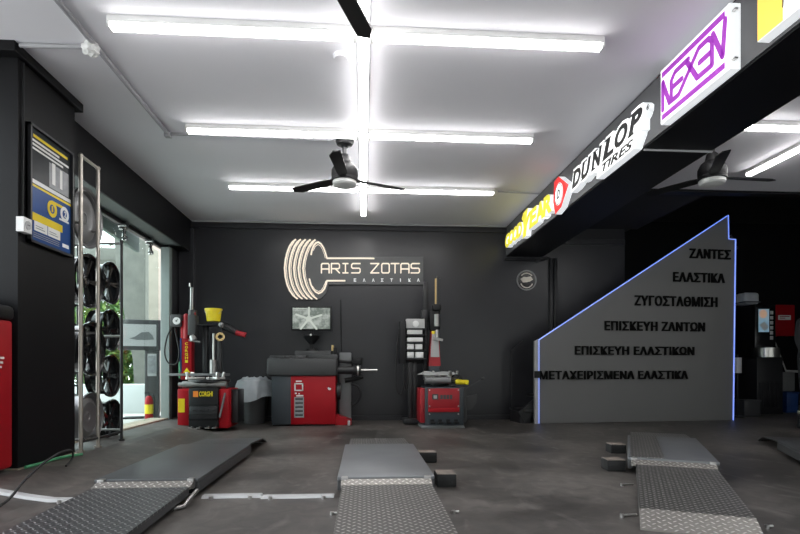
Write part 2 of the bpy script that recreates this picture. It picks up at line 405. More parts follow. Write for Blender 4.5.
for i in range(len(zs)-1):
    for k in range(4): fs.append((i*4+k, i*4+(k+1) % 4, i*4+4+(k+1) % 4, i*4+4+k))
b.add(vs, fs); obj('shaft', b, M['concrete'], t)
b = B(); b.box(-.5, .30, -.3, .3, 3.4, 3.5, .02); obj('column_head', b, M['concrete'], t)
b = B(); b.box(-3.63, -3.40, 9.3, 9.6, .05, 4)
tag(obj('plaster_post', b, M['plaster']), 'cream plastered post beside the concrete column outside', 'post')
b = B(); b.box(-8.5, -4.6, 11.0, 12.2, 2.95, 3.2, .02)
tag(obj('canopy_slab', b, M['concrete']), 'concrete canopy slab overhead outside the opening', 'canopy')
t = thing('railing', 'black metal railing behind the white planter wall', 'railing', (-5.3, 11.6, .05))
b = B(); b.box(-1.7, 1.5, -.03, .03, 1.05, 1.10); b.box(-1.7, 1.5, -.02, .02, .2, .24); obj('rail', b, M['blackmetal'], t)
for k in range(20):
    b = B(); x = -1.65+k*.16; b.box(x, x+.022, -.012, .012, 0, 1.07); obj('baluster', b, M['blackmetal'], t)
def tree(name, label, x, y, z0, zc, rx, ry, rz, n, leafm, sz, trunk=.05, group=None):
    t = thing(name, label, 'tree', (x, y, z0), 0, group)
    rnd = random.Random(int(x*100)+int(y*10)); b = B()
    for _ in range(n):
        while True:
            p = Vector((rnd.uniform(-1, 1), rnd.uniform(-1, 1), rnd.uniform(-1, 1)))
            if .15 < p.length < 1: break
        p = Vector((p.x*rx, p.y*ry, zc+p.z*rz))
        q = Matrix.Rotation(rnd.uniform(0, 6.3), 3, Vector((rnd.uniform(-1, 1), rnd.uniform(-1, 1), rnd.uniform(-1, 1))).normalized())
        s = sz*rnd.uniform(.6, 1.3); b.mi = rnd.choice((0, 0, 1))
        b.add([p+q@Vector(v) for v in ((0, 0, 0), (s*.5, s*.3, s*.1), (s*1.1, 0, 0), (s*.5, -s*.3, s*.1))], [(0, 1, 2), (0, 2, 3)])
    obj('foliage', b, [leafm, M['leaf2']], t, smooth=False)
    b = B(); b.tube([(0, 0, 0), (.03, .02, zc*.5), (0, .04, zc)], [trunk, trunk*.8, trunk*.5]); obj('trunk', b, M['bark'], t)
    for k in range(4):
        a = k*1.6+.3; b = B(); b.tube([(.02, .02, zc*.55), (math.cos(a)*rx*.3, math.sin(a)*ry*.3, zc*.8), (math.cos(a)*rx*.6, math.sin(a)*ry*.6, zc*1.05)], [trunk*.5, trunk*.35, trunk*.15], 6); obj('branch', b, M['bark'], t)
tree('street_tree', 'leafy green tree seen between wheel rack and concrete column', -6.9, 15.0, .05, 2.5, 1.1, 1.2, 1.6, 3000, M['leaf'], .16)
tree('street_tree', 'wide tree with dense foliage farther behind the railing outside', -9.6, 19.0, .05, 2.6, 1.6, 1.8, 2.2, 3000, M['leaf'], .22)
tree('garden_shrub', 'low green shrub behind the white planter wall', -4.95, 10.9, .05, .85, .95, .5, .55, 1800, M['leaf'], .14, .03)
t = thing('information_kiosk', 'dark kiosk with a tilted car picture beyond the glass door', 'kiosk', (onX(145, 410, -3.22).x, onX(145, 410, -3.22).y, .055), R(14))
K = B(); K.box(.0, .20, -.03, .03, .02, 1.42, .01); obj('post', K, M['charcoal'], t)
K = B(); K.box(-.28, .22, -.12, .12, 0, .025, .006); obj('base_plate', K, M['black'], t)
K = B(); K.box(-.36, .22, -.055, .02, 1.0, 1.45, .015); obj('head', K, M['charcoal'], t)
K = B(); K.M = Matrix.Translation((0, -.058, 0)) @ UP
K.rect(-.30, 1.06, .16, 1.38, 0, .006); K.mi = 1
K.prism([(-.2, 1.17), (-.12, 1.20), (-.04, 1.26), (.06, 1.27), (.11, 1.22), (.13, 1.16), (.02, 1.15), (-.1, 1.15)], .006, .009)
obj('picture', K, [M['lgrey'], M['grey']], t)
K = B(); K.M = Matrix.Translation((0, -.034, 0)) @ UP; K.rect(.04, .62, .16, .95, 0, .01); K.mi = 1; K.rect(.05, .66, .15, .92, .01, .016); obj('leaflet_holder', K, [M['lgrey'], M['postergrey']], t)
p = onX(149, 410, -3.0)
t = thing('fire_extinguisher', 'red and yellow fire extinguisher standing outside by the kiosk', 'fire extinguisher', (p.x, p.y, .055))
K = B(); K.lathe([(.05, 0), (.055, .02), (.055, .28), (.04, .33), (.02, .35)]); K.mi = 1; K.lathe([(.0555, .1), (.0565, .11), (.0565, .22), (.0555, .23)]); obj('cylinder_body', K, [M['red'], M['yellow']], t)
K = B(); K.cyl((0, 0, .345), (0, 0, .39), .015); K.box(-.06, .03, -.012, .012, .385, .40); obj('valve', K, M['black'], t)
K = B(); K.tube([(0, 0, .37), (.06, 0, .36), (.075, 0, .28), (.07, 0, .1)], .01); obj('hose', K, M['black'], t)

# ------------------------------------------------------------------ ceiling lights
def batten(L):
    pass
def light_parts(t, L, body_m, dif_m):
    obj('housing', body_m, M['white'], t); obj('diffuser', dif_m, M['tube'], t)
    for e in (-1, 1):
        k = B(); k.box(e*L/2-.008, e*L/2+.008, -.036, .036, -.075, -.004, .004); obj('end_cap', k, M['white'], t)
def make_light(name, label, x, y, L, rz, group):
    t = thing(name, label, 'ceiling light', (x, y, CEIL+.003), rz, group)
    a = B(); a.box(-L/2, L/2, -.038, .038, -.046, 0, .004)
    d = B(); h = L/2-.01
    prof = [(-.036, -.046), (-.036, -.058), (-.024, -.072), (.024, -.072), (.036, -.058), (.036, -.046)]
    vs = [(-h, y_, z_) for y_, z_ in prof]+[(h, y_, z_) for y_, z_ in prof]
    d.add(vs, [tuple(range(6)), tuple(range(6, 12))[::-1]]+[(i, (i+1) % 6, 6+(i+1) % 6, 6+i) for i in range(6)])
    light_parts(t, L, a, d)
G = 'fluorescent battens on the ceiling'
rown = ['front row', 'middle row', 'rear row']
for i, y in enumerate((3.46, 4.93, 6.43)):
    for s_, side in ((-1, 'left'), (1, 'right')):
        make_light('tube_light', 'lit white tube light crossing the ceiling, %s half of %s' % (side, rown[i]), s_*.82, y, 1.53, 0, G)
segs = [(.42, 1.92, 'lengthwise lit tube light on the ceiling nearest the camera, out of frame'), (1.94, 3.37, 'lengthwise lit tube light in front of the front row, behind black blade'),
        (3.40, 4.83, 'lengthwise lit tube light between front and middle rows'), (4.86, 6.33, 'lengthwise lit tube light between middle and rear rows beside the central fan'),
        (6.36, 7.46, 'lengthwise lit tube light past rear row, ending before the back wall')]
for a, e, lab in segs[1:]: make_light('tube_light', lab, 0, (a+e)/2, e-a, PI/2, G)
G2 = 'tube lights right of the sign beam'
make_light('tube_light', 'lit tube light crossing right-hand ceiling just past the sign beam', 3.42, 4.52, 1.5, 0, G2)
make_light('tube_light', 'lengthwise lit tube light on right-hand ceiling pointing at the far end', 4.25, 4.87, 1.5, PI/2, G2)

# ------------------------------------------------------------------ ceiling fans
def make_fan(label, x, y, rz):
    t = thing('ceiling_fan', label, 'ceiling fan', (x, y, CEIL), rz, 'black ceiling fans')
    k = B(); k.lathe([(.085, 0), (.088, -.02), (.075, -.05), (.04, -.062), (.03, -.075)]); obj('canopy', k, M['black'], t)
    k = B(); k.cyl((0, 0, -.06), (0, 0, -.20), .022); obj('downrod', k, M['blackmetal'], t)
    k = B(); k.lathe([(.03, -.14), (.05, -.16), (.062, -.22), (.10, -.25), (.125, -.30), (.127, -.345), (.122, -.37), (.127, -.375), (.127, -.40), (.11, -.405)]); obj('motor_housing', k, M['black'], t)
    k = B(); k.lathe([(.115, -.40), (.115, -.43), (.10, -.445), (.0, -.452)]); obj('lamp_cover', k, M['white'], t)
    for i in range(3):
        a = i*2*PI/3; k = B()
        T = Matrix.Rotation(a, 4, 'Z')@Matrix.Translation((0, 0, -.375))@Matrix.Rotation(R(11), 4, 'X'); k.M = T
        k.prism([(.10, -.035), (.18, -.05), (.58, -.062), (.66, -.02), (.64, .045), (.2, .045), (.10, .03)], -.005, .005); obj('blade', k, M['black'], t)
    return t
fan = make_fan('black three-blade ceiling fan with white lamp hanging in the middle of the room', -.18, 5.14, R(25))
dup(fan, (-.20, 2.32, CEIL), R(71), 'black ceiling fan nearest the camera, only one blade tip in view')
dup(fan, (3.31, 4.86, CEIL), R(4), 'black ceiling fan with white lamp right of the sign beam')

# ------------------------------------------------------------------ conduits and ceiling fittings
def pline(name, label, pts, r, m, cat='conduit', group=None, seg=8):
    k = B(); k.tube(pts, r, seg); return tag(obj(name, k, m), label, cat, group)
zc = CEIL-.02
a = onZ(57, 0, zc); c = onZ(168, 134, zc)
M['conduit'] = mat('painted_grey_conduit', (.36, .36, .38), .5)
k = B(); k.tube([(a.x, .8, zc), a, c, onZ(190, 134, zc)], .017); k.box(c.x-.03, c.x+.03, c.y-.03, c.y+.03, zc-.03, CEIL, .006)
tag(obj('ceiling_conduit', k, M['conduit']), 'long grey conduit running lengthwise over the left ceiling', 'conduit')
a2 = onZ(20, 45.5, zc); c2 = onZ(86, 47, zc)
pline('ceiling_conduit', 'short grey conduit from the black pier to wrapped junction box', [(a2.x, a2.y, zc), c2], .015, M['conduit'])
q9 = onZ(190, 134, zc)
pline('ceiling_conduit', 'grey conduit along middle row from left bend to fan canopy', [q9, (-.28, 5.10, zc)], .013, M['conduit'])
pline('beam_conduit', 'thin pale conduit crossing the underside of the sign beam', [(BX0, 4.07, BZ-.009), (BX1, 4.07, BZ-.009)], .009, M['conduit'])
p = onZ(91, 49, CEIL-.05); k = B()
bm = bmesh.new(); bmesh.ops.create_icosphere(bm, subdivisions=3, radius=.05)
for v in bm.verts:
    v.co *= 1+.16*math.sin(v.co.x*170+1)*math.cos(v.co.y*150)+.12*math.sin(v.co.z*190); v.co.x *= 1.1
bm.transform(Matrix.Translation((p.x, p.y, CEIL-.05))); k.addbm(bm)
tag(obj('junction_box', k, M['white']), 'white wrapped junction box on the ceiling beside the long conduit', 'junction box')
a = onZ(498, 191.5, zc); c = onZ(548, 194, zc)
pline('ceiling_conduit', 'short conduit from rear right tube light to the sign beam', [a, (BX0-.02, c.y, zc)], .010, M['conduit'])
pline('ceiling_conduit', 'thin pale conduit along the top of the black back wall', [(-2.5, YW-.08, CEIL-.016), (BX0-.02, YW-.08, CEIL-.016)], .013, M['conduit'])
a = onZ(668, 146, BZ-.01)
p = onZ(341, 55, CEIL); k = B(); k.lathe([(.055, 0), (.055, -.014), (.045, -.028), (0, -.03)], (p.x, p.y, CEIL)); k.ring(p.x, p.y, .058, .05, CEIL-.018, CEIL-.012)
tag(obj('smoke_detector', k, M['ceiling']), 'round ceiling disc near the front left tube light', 'smoke detector')
p = onZ(520, 260, BZ); k = B(); k.tube([(BX0-.05, YW-.05, 2.47), (2.75, YW-.05, 2.47), (2.86, YW-.05, 2.50)], .022); k.box(2.66, 2.72, YW-.07, YW, 2.44, 2.5)
tag(obj('wall_pipe', k, M['blackmetal']), 'black horizontal pipe under the far end of the sign beam', 'pipe')
q0 = onY(554, 258, YW-.06)
k = B(); k.box(q0.x-.06, q0.x-.01, YW-.05, YW, 0, 2.5, .004); k.box(q0.x+.01, q0.x+.06, YW-.05, YW, 0, 2.5, .004); k.box(q0.x-.07, q0.x+.07, YW-.012, YW, 0, 2.52)
tag(obj('wall_channel', k, M['blackmetal']), 'black vertical channel on the wall beside the stair partition', 'channel')

# ------------------------------------------------------------------ lit signs on the beam
XF = BX0-.08
FB = Frame(XF, 0, -PI/2)                     # plane x = distance along -Y
def sign_root(name, label): return thing(name, label, 'sign', (XF, 0, 0), -PI/2)
def newB():
    k = B(); k.M = UP.copy(); return k
# purple and white box sign
t = sign_root('lightbox_sign', 'white lit box sign with purple angular letters on the beam')
x0, z0 = -3.69, 2.53; x1, z1 = -2.97, 2.915
k = newB(); k.rect(x0, z0, x1, z1, -.066, 0); 
obj('box', k, M['signside'], t)
k = newB(); k.rect(x0+.004, z0+.004, x1-.004, z1-.004, 0, .004); obj('face', k, M['signwhite'], t)
def nx(u, v): return (x0+(x1-x0)*u, z0+(z1-z0)*v)
k = newB(); k.prism([nx(.03, .84), nx(.95, .84), nx(.95, .94), nx(.03, .94)], .004, .007); obj('stripe', k, M['signpurple'], t)
k = newB(); k.prism([nx(.03, .06), nx(.95, .06), nx(.95, .155), nx(.03, .155)], .004, .007); obj('stripe', k, M['signpurple'], t)
W = .036
def lets(strokes):
    k = newB()
    for st in strokes: k.stroke([nx(*p) for p in st], W, .004, .0075)
    return k
k = lets([[(.045, .24), (.045, .75), (.16, .27)], [(.46, .73), (.25, .73), (.19, .63), (.19, .27), (.31, .27), (.61, .75), (.74, .75), (.79, .68), (.79, .28), (.59, .28), (.43, .73)], [(.20, .50), (.36, .50)],
          [(.62, .50), (.78, .50)], [(.80, .76), (.925, .27), (.955, .80)]])
obj('lettering', k, M['signpurple'], t)
for u, v in ((.06, .87), (.06, .13), (1.0, .87), (1.0, .13)):
    k = newB(); q = nx(u, v); k.rect(q[0]-.006, q[1]-.005, q[0]+.03 if u == 1 else q[0]+.006, q[1]+.005, -.03, -.01); obj('clip', k, M['steel'], t)
# yellow sign, cut by the frame
t = sign_root('lightbox_sign', 'lit yellow and white sign panel cut off by the top right corner')
k = newB(); k.rect(-2.75, 2.55, -1.75, 2.93, -.066, 0); obj('box', k, M['signside'], t)
k = newB(); k.rect(-2.746, 2.554, -2.57, 2.926, 0, .004); obj('yellow_face', k, M['signyellow2'], t)
k = newB(); k.rect(-2.57, 2.554, -1.754, 2.926, 0, .004); obj('white_face', k, M['signwhite'], t)
k = newB(); k.stroke([(-2.57, 2.62), (-2.565, 2.72)], .008, .004, .006); obj('outline', k, M['signblack'], t)
# black italic letters on a white contour
t = sign_root('lightbox_sign', 'white contour sign with two lines of black italic letters on the beam')
a, c = -5.32, -3.93
k = newB(); k2 = newB(); k3 = newB()
wd = (c-a)/6
for i, ch in enumerate('DUNLOP'):
    xa = a+wd*i; zb_ = 2.615+.004*i
    k.text(ch, xa-.035, zb_-.022, xa+wd+.03, zb_+.19, -.07, 0, .10, .28)
    k2.text(ch, xa-.033, zb_-.020, xa+wd+.028, zb_+.188, 0, .003, .10, .28)
    k3.text(ch, xa+.004, zb_, xa+wd*.97, zb_+.165, .003, .007, .045, .28)
    if ch != 'O':
        for xx, zz in ((xa+.0, zb_), (xa+.045, zb_+.151)): k3.rect(xx, zz, xx+.09, zz+.014, .003, .0065)
tag_poly = [(-4.75, 2.52), (-4.08, 2.52), (-4.0, 2.60), (-3.98, 2.66), (-4.7, 2.63)]
k.rect(a+.03, 2.62, c-.03, 2.77, -.068, -.003); k.prism(tag_poly, -.07, -.001); k2.prism(tag_poly, -.001, .0025); k2.rect(a+.03, 2.625, c-.03, 2.765, -.003, .002)
obj('contour_box', k, M['signside'], t); obj('face', k2, M['signwhite'], t); obj('lettering', k3, M['signblack'], t)
k = newB(); k.text('TIRES', -4.64, 2.535, -4.08, 2.605, .003, .007, .02, .28); obj('small_lettering', k, M['signblack'], t)
k = newB(); k.disc(-3.865, 2.745, .026, -.03, 0); k.mi = 1; k.ring(-3.865, 2.745, .020, .015, 0, .003); k.text('R', -3.874, 2.735, -3.856, 2.755, 0, .003, .02); obj('registered_mark', k, [M['signside'], M['grey']], t)
# red emblem with D in a circle
t = sign_root('lightbox_emblem', 'red arrow-shaped emblem with letter D in a white circle')
k = newB(); em = [(-5.83, 2.87), (-5.70, 2.885), (-5.42, 2.70), (-5.62, 2.53), (-5.80, 2.50), (-5.86, 2.66)]
k.prism(em, -.07, 0); obj('contour_box', k, M['signside'], t)
k = newB(); k.prism(em, 0, .003); obj('face', k, M['signred'], t)
k = newB(); k.disc(-5.69, 2.69, .118, .003, .006, .118); obj('white_disc', k, M['signwhite'], t)
k = newB(); k.text('D', -5.73, 2.64, -5.65, 2.74, .006, .009, .03, .2); k.ring(-5.69, 2.69, .112, .104, .006, .008); obj('lettering', k, M['signblack'], t)
# yellow letters with white contour
t = sign_root('lightbox_sign', 'yellow lit lettering with white edges at the far end of the beam')
k = newB(); k2 = newB()
for i, ch in enumerate('GOOD'):
    bx_ = (-7.90+i*.205, 2.585, -7.66+i*.205, 2.785); k.text(ch, *bx_, -.07, 0, .05, .12); k2.text(ch, *bx_, 0, .004, .05, .12)
for i, ch in enumerate('EAR'):
    bx_ = (-6.74+i*.26, 2.575, -6.44+i*.26, 2.80); k.text(ch, *bx_, -.07, 0, .05, .12); k2.text(ch, *bx_, 0, .004, .05, .12)
yp = [(-7.06, 2.80), (-6.98, 2.86), (-6.80, 2.87), (-6.86, 2.74), (-6.74, 2.80), (-6.66, 2.80), (-6.84, 2.65), (-6.88, 2.53), (-7.02, 2.53), (-6.97, 2.66), (-7.0, 2.76)]
k.prism(yp, -.07, 0); k2.prism(yp, 0, .004); k.rect(-7.86, 2.60, -5.98, 2.625, -.068, -.02)
obj('contour_box', k, M['signside'], t); obj('lettering', k2, M['signyellow'], t)

# ------------------------------------------------------------------ lit key-and-tyre sign on the back wall
FW = Frame(0, YW-.05, 0)
t = thing('wall_sign', 'grey key-shaped sign with lit cream tyre outline and lettering on back wall', 'sign', (0, YW-.05, 0))
def w(px, py): return FW.q(px, py)
def z6(x, y): return w(270+x/6.28, 225+y/6.28)
def z3(x, y): return w(270+x/4.706, 220+y/4.706)
k = newB()
k.prism([z3(70, 235), z3(66, 200), z3(80, 140), z3(112, 92), z3(215, 92), z3(240, 100), z3(262, 135), z3(272, 172), z3(722, 172), z3(722, 303), z3(276, 303), z3(262, 345), z3(240, 368), z3(200, 375), z3(120, 372), z3(88, 325)], -.045, -.01)
obj('signboard', k, M['signboard'], t)
arc = [(160, 92), (140, 108), (122, 135), (107, 175), (97, 220), (92, 270), (96, 325), (108, 375), (124, 412), (145, 442), (170, 462)]
for i in range(5):
    k = newB(); sx = 28.7*i; ex = 2.2*i
    P = [(x+sx+ex*abs(y-270)/190, y+.5*i) for x, y in arc]
    k.stroke([z6(*p) for p in P], .022, -.01, .012)
    if i < 5: k.stroke([z6(x+11, y) for x, y in P[1:-1]], .007, -.01, .010)
    obj('tread_line', k, M['cream'], t)
k = newB()
o1 = [(258, 185), (264, 155), (275, 128), (288, 113), (303, 108), (320, 118), (336, 142), (347, 172), (358, 209), (372, 209), (600, 209), (652, 210)]
k.stroke([z6(*p) for p in o1], .022, -.01, .012)
k.stroke([z6(*p) for p in [(272, 160), (284, 134), (302, 122), (318, 133), (330, 155), (341, 185), (347, 208)]], .007, -.01, .010)
obj('rim_line', k, M['cream'], t)
k = newB()
k.stroke([z6(*p) for p in [(248, 340), (256, 372), (268, 398), (285, 419), (305, 430), (325, 421), (342, 400), (352, 372), (358, 350), (470, 350)]], .022, -.01, .012)
k.stroke([z6(*p) for p in [(268, 385), (285, 407), (305, 418), (322, 410), (335, 390), (346, 365), (350, 352)]], .007, -.01, .010)
obj('rim_line', k, M['cream'], t)
GL = {'A': [[(0, 1), (0, .12), (.12, 0), (.88, 0), (1, .12), (1, 1)], [(0, .58), (1, .58)]],
      'R': [[(0, 1), (0, 0), (.85, 0), (1, .12), (1, .45), (.85, .55), (0, .55)], [(.5, .55), (1, 1)]],
      'I': [[(.1, 0), (.9, 0)], [(.5, 0), (.5, 1)], [(.1, 1), (.9, 1)]],
      'S': [[(1, 0), (.15, 0), (0, .12), (0, .4), (.12, .5), (.88, .5), (1, .6), (1, .88), (.88, 1), (0, 1)]],
      'Z': [[(0, 0), (1, 0), (0, 1), (1, 1)]], 'T': [[(0, 0), (1, 0)], [(.5, 0), (.5, 1)]],
      'O': [[(.12, 0), (.88, 0), (1, .12), (1, .88), (.88, 1), (.12, 1), (0, .88), (0, .12), (.12, 0)]]}
k = newB()
for word in ((('A', 242, 278), ('R', 289, 327), ('I', 340, 370), ('S', 384, 424)), (('Z', 474, 512), ('O', 526, 561), ('T', 570, 607), ('A', 616, 654), ('S', 664, 703))):
    k = newB()
    for ch, xa, xb in word:
        for st in GL[ch]: k.stroke([z3(xa+(xb-xa)*u, 205+44*v) for u, v in st], .018, -.01, .012)
    obj('lettering', k, M['cream'], t)
k = newB()
for ch, xc in zip('ΕΛΑΣΤΙΚΑ', (400, 443, 486, 528, 572, 614, 657, 698)):
    hw = 2 if ch == 'Ι' else 6
    p = z3(xc-hw, 290); q = z3(xc+hw, 275); k.text(ch, p[0], p[1], q[0], q[1], -.01, .002, .03)
obj('small_lettering', k, M['whiteletter'], t)
# round badge
q = w(527, 280); t = thing('wall_badge', 'round black wall badge with silver emblem beside the beam end', 'badge', (q[0], YW-.03, q[1]))
k = newB(); k.disc(0, 0, .155, -.03, 0); obj('disc', k, M['blackgloss'], t)
k = newB(); k.ring(0, 0, .158, .14, -.01, .008); obj('rim', k, M['alloy'], t)
k = newB(); k.prism([(-.10, .015), (-.05, .05), (0, .045), (.06, .06), (.10, .01), (.05, -.02), (.0, -.03), (-.06, -.035)], 0, .01); k.ring(0, -.02, .105, .088, 0, .006, a0=R(200), a1=R(340)); k.ring(0, .0, .115, .10, 0, .006, a0=R(40), a1=R(140)); obj('emblem', k, M['bronze'], t)

# ------------------------------------------------------------------ poster, outlet and cable on the pier
t = thing('framed_poster', 'framed blue and black poster with yellow rings on the black pier', 'poster', (PX, 0, 0), PI/2)
FP = Frame(PX+.03, 0, PI/2)
def pp(px, py): return FP.q(px, py)
y0, y1, z0, z1 = 3.905, 4.465, 1.675, 2.515
k = newB()
k.rect(y0, z0, y0+.018, z1, 0, .035); k.rect(y1-.018, z0, y1, z1, 0, .035); k.rect(y0, z0, y1, z0+.018, 0, .035); k.rect(y0, z1-.018, y1, z1, 0, .035); k.rect(y0, z0, y1, z1, 0, .012)
obj('frame', k, M['blackmetal'], t)
def r_(u0, v0, u1, v1, m, d=.015):
    k.mi = m; k.rect(y0+.018+(y1-y0-.036)*u0, z0+.018+(z1-z0-.036)*v0, y0+.018+(y1-y0-.036)*u1, z0+.018+(z1-z0-.036)*v1, .012, d)
k = newB(); r_(0, .5, 1, 1, 0); r_(0, 0, 1, .5, 1)
r_(.08, .925, .92, .95, 3, .016); r_(.06, .885, .70, .905, 2, .016); r_(.06, .85, .95, .87, 2, .016); r_(.06, .815, .80, .833, 2, .016)
r_(.45, .56, .95, .79, 4, .0155); r_(.52, .60, .60, .80, 2, .016); r_(.72, .60, .78, .78, 2, .016)
r_(0, .515, 1, .55, 2, .0165); r_(0, .485, 1, .505, 3, .0165)
def ringp(u, v, ro, ri, m):
    k.mi = m; k.ring(y0+.018+(y1-y0-.036)*u, z0+.018+(z1-z0-.036)*v, ro, ri, .012, .017)
ringp(.52, .365, .062, .034, 3); ringp(.84, .375, .058, .032, 2)
r_(.52, .42, .82, .445, 3, .0168); r_(.70, .30, .95, .318, 2, .0168)
k.mi = 3; k.text('1', y0+.018+.53*.534-.016, z0+.29, y0+.018+.53*.534, z0+.335, .012, .017, .02)
k.mi = 2; k.text('2', y0+.018+.84*.534-.014, z0+.298, y0+.018+.84*.534+.012, z0+.345, .012, .017, .02)
r_(.06, .185, .78, .255, 3, .0168)
for u in (.10, .42): r_(u, .10, u+.30, .185, 2, .017); r_(u+.03, .12, u+.24, .128, 4, .0175); r_(u+.03, .14, u+.2, .148, 4, .0175)
for j in range(3): r_(.08, .075-.018*j, .70, .082-.018*j, 4, .0165)
r_(.78, .05, .95, .085, 2, .0165)
obj('print', k, [M['posterdark'], M['posterblue'], M['posterwhite'], M['posteryellow'], M['postergrey']], t, smooth=False)
q = pp(21, 227.5)
t = thing('wall_socket', 'white wall socket box on the pier beside the poster', 'socket', (PX, 3.845, 1.77), PI/2)
k = newB(); k.rect(-.045, -.05, .045, .05, 0, .05); obj('box', k, M['white'], t)
k = newB(); k.disc(.0, 0, .03, .05, .056); k.mi = 1; k.disc(-.008, 0, .004, .056, .058, seg=8); k.disc(.008, 0, .004, .056, .058, seg=8); obj('socket_face', k, [M['lgrey'], M['black']], t)
pline('wall_cable', 'black cable running down the pier to the white socket', [(PX+.012, 3.86, 2.9), (PX+.012, 3.855, 2.2), (PX+.012, 3.85, 1.82)], .008, M['black'], 'cable')
P0 = [onZ(-12, 512, .10), onZ(8, 500, .12), onZ(25, 480, .16), onZ(45, 462, .22), onZ(62, 452, .24), onZ(72, 451, .17), onZ(72, 459, .10), onZ(66, 466, .095)]
P0 = [Vector((p.x+.0, p.y, p.z)) for p in P0]
def smooth_pts(P, n=6):
    P = [Vector(p) for p in P]; out = []
    for i in range(len(P)-1):
        a = P[max(0, i-1)]; b_ = P[i]; c = P[i+1]; d = P[min(len(P)-1, i+2)]
        for j in range(n):
            s = j/n; out.append(.5*((2*b_)+(c-a)*s+(2*a-5*b_+4*c-d)*s*s+(3*b_-a-3*c+d)*s**3))
    out.append(P[-1]); return out
k = B(); k.tube(smooth_pts(P0), .007)
tag(obj('floor_cable', k, M['rubber']), 'black cable arching up from the floor beside the pier', 'cable')
k = B(); k.tube(smooth_pts([(-2.335, 3.86, .10), (-2.315, 4.0, .101), (-2.325, 4.15, .101), (-2.30, 4.32, .10), (-2.24, 4.42, .10)]), .011)
tag(obj('floor_hose', k, M['greenhose']), 'green hose lying along the foot of the black pier', 'hose')
# red machine at the left edge
t = thing('service_trolley', 'red cabinet with black top at the left frame edge', 'cabinet', (-2.62, 3.53, zf(-2.62)))
k = B(); k.box(-.30, .255, -.25, .25, .03, 1.02, .02); obj('body', k, M['red'], t)
k = B(); k.box(-.31, .265, -.26, .26, 1.02, 1.12, .03); k.box(-.28, .18, -.2, .24, 1.12, 1.2, .03); obj('top', k, M['black'], t)
k = B(); k.M = Matrix.Translation((.256, 0, 0)) @ Matrix.Rotation(PI/2, 4, 'Z') @ UP
for j in range(3): k.rect(.02, .70+.03*j, .13+.012*j, .715+.03*j, 0, .003)
obj('sticker', k, M['posterwhite'], t)
for sx in (-.22, .18):
    for sy in (-.18, .18):
        k = B(); k.cyl((sx, sy, 0), (sx, sy, .04), .03); obj('foot', k, M['rubber'], t)

# ------------------------------------------------------------------ wheel rack with loose rims
RX = -2.35
t = thing('wheel_rack', 'tall tubular steel rack for loose wheel rims behind the pier', 'rack', (0, 0, 0))
pys = [(onX(80.8, 300, RX).y, M['bronze'], .016), (onX(98, 300, RX).y, M['bronze'], .016), (onX(121.5, 300, RX).y, M['blackmetal'], .014)]
zt = [2.56, 2.56, 2.02]
for (y, m, r), z in zip(pys, zt):
    k = B(); k.cyl((RX, y, .085), (RX, y, z), r); k.cyl((RX, y, .085), (RX, y, .10), r*2); k.sphere((RX, y, z), r*1.3); obj('post', k, m, t)
    k = B(); k.cyl((RX-.42, y+.03, .085), (RX-.42, y+.03, min(z, 2.0)), .014); obj('post', k, M['blackmetal'], t)
    for zz in (.19, 1.10, 2.0):
        if zz < z:
            k = B(); k.cyl((RX, y, zz), (RX-.42, y+.03, zz), .011); obj('cross_bar', k, M['steel_dull'], t)
ya, yb, yc = pys[0][0], pys[1][0], pys[2][0]
k = B(); k.cyl((RX, ya, 2.56), (RX, yb, 2.56), .013); obj('cross_bar', k, M['bronze'], t)
for zz in (.17, .62, 1.10, 1.56):
    for dx in ((0, -.42) if zz < .5 else (-.42,)):
        k = B(); k.cyl((RX+dx, ya+.04, zz), (RX+dx, yc, zz), .010); obj('long_bar', k, M['blackmetal'], t)
def make_rim(label, y, z, x, r, m, ns, tilt=0):
    dish = m is not BR; r *= 1.08
    t = thing('wheel_disc', label, 'wheel rim', (x, y, z), R(90)+tilt, 'loose rims on the wheel rack')
    # axis along local -y (after rotation +X): build with axis y
    ax = (0, -1, 0)
    k = B(); k.lathe([(r, .02), (r*1.03, .035), (r*1.02, .05), (r*.95, .04), (r*.90, .0), (r*.88, -.08), (r*.98, -.11), (r, -.12), (r*.97, -.105), (r*.84, -.08), (r*.84, .0), (r*.90, .03), (r*.97, .03)], axis=ax, closed=True, seg=40); obj('barrel', k, m, t)
    k = B()
    if dish:
        k.lathe([(r*.90, .0), (r*.80, .012), (r*.62, .03), (r*.45, .02), (r*.3, .015), (0, .01)], axis=ax, seg=40); k.lathe([(r*.86, .008), (r*.84, .022), (r*.82, .008)], axis=ax, seg=40)
    else:
        for i in range(ns):
            a = 2*PI*i/ns; c_, s__ = math.cos(a), math.sin(a)
            for da in (-.10, .10):
                c2, s2 = math.cos(a+da), math.sin(a+da)
                k.bar((r*.18*c_, -.0, r*.18*s__), (r*.90*c2, -.01, r*.90*s2), r*.12, .02)
    obj('spokes', k, m, t)
    k = B(); k.lathe([(r*.26, -.02), (r*.26, .012), (r*.16, .02), (r*.14, .012), (0, .012)], axis=ax); obj('hub', k, m, t)
    return t
BR = M['blackgloss']
def rim_at(px, py, x, r, m, ns, label):
    p = onX(px, py, x); return make_rim(label, p.y, p.z, x, r, m, ns)
rim_at(82.5, 218, -2.43, .235, M['alloy'], 7, 'large grey rim at the top of the wheel rack')
rim_at(84.5, 281, -2.43, .215, BR, 5, 'black rim directly below the large grey rim')
rim_at(87, 349, -2.43, .215, BR, 6, 'black rim third from top in the near rack column')
rim_at(86, 417, -2.43, .195, M['alloy'], 7, 'grey rim at the bottom of the near rack column')
rim_at(107, 283, -2.62, .195, BR, 5, 'black rim topmost in the far rack column')
rim_at(107, 330, -2.62, .190, BR, 6, 'black rim second from top in the far rack column')
rim_at(107, 376, -2.62, .195, BR, 5, 'black rim third from top in the far rack column')
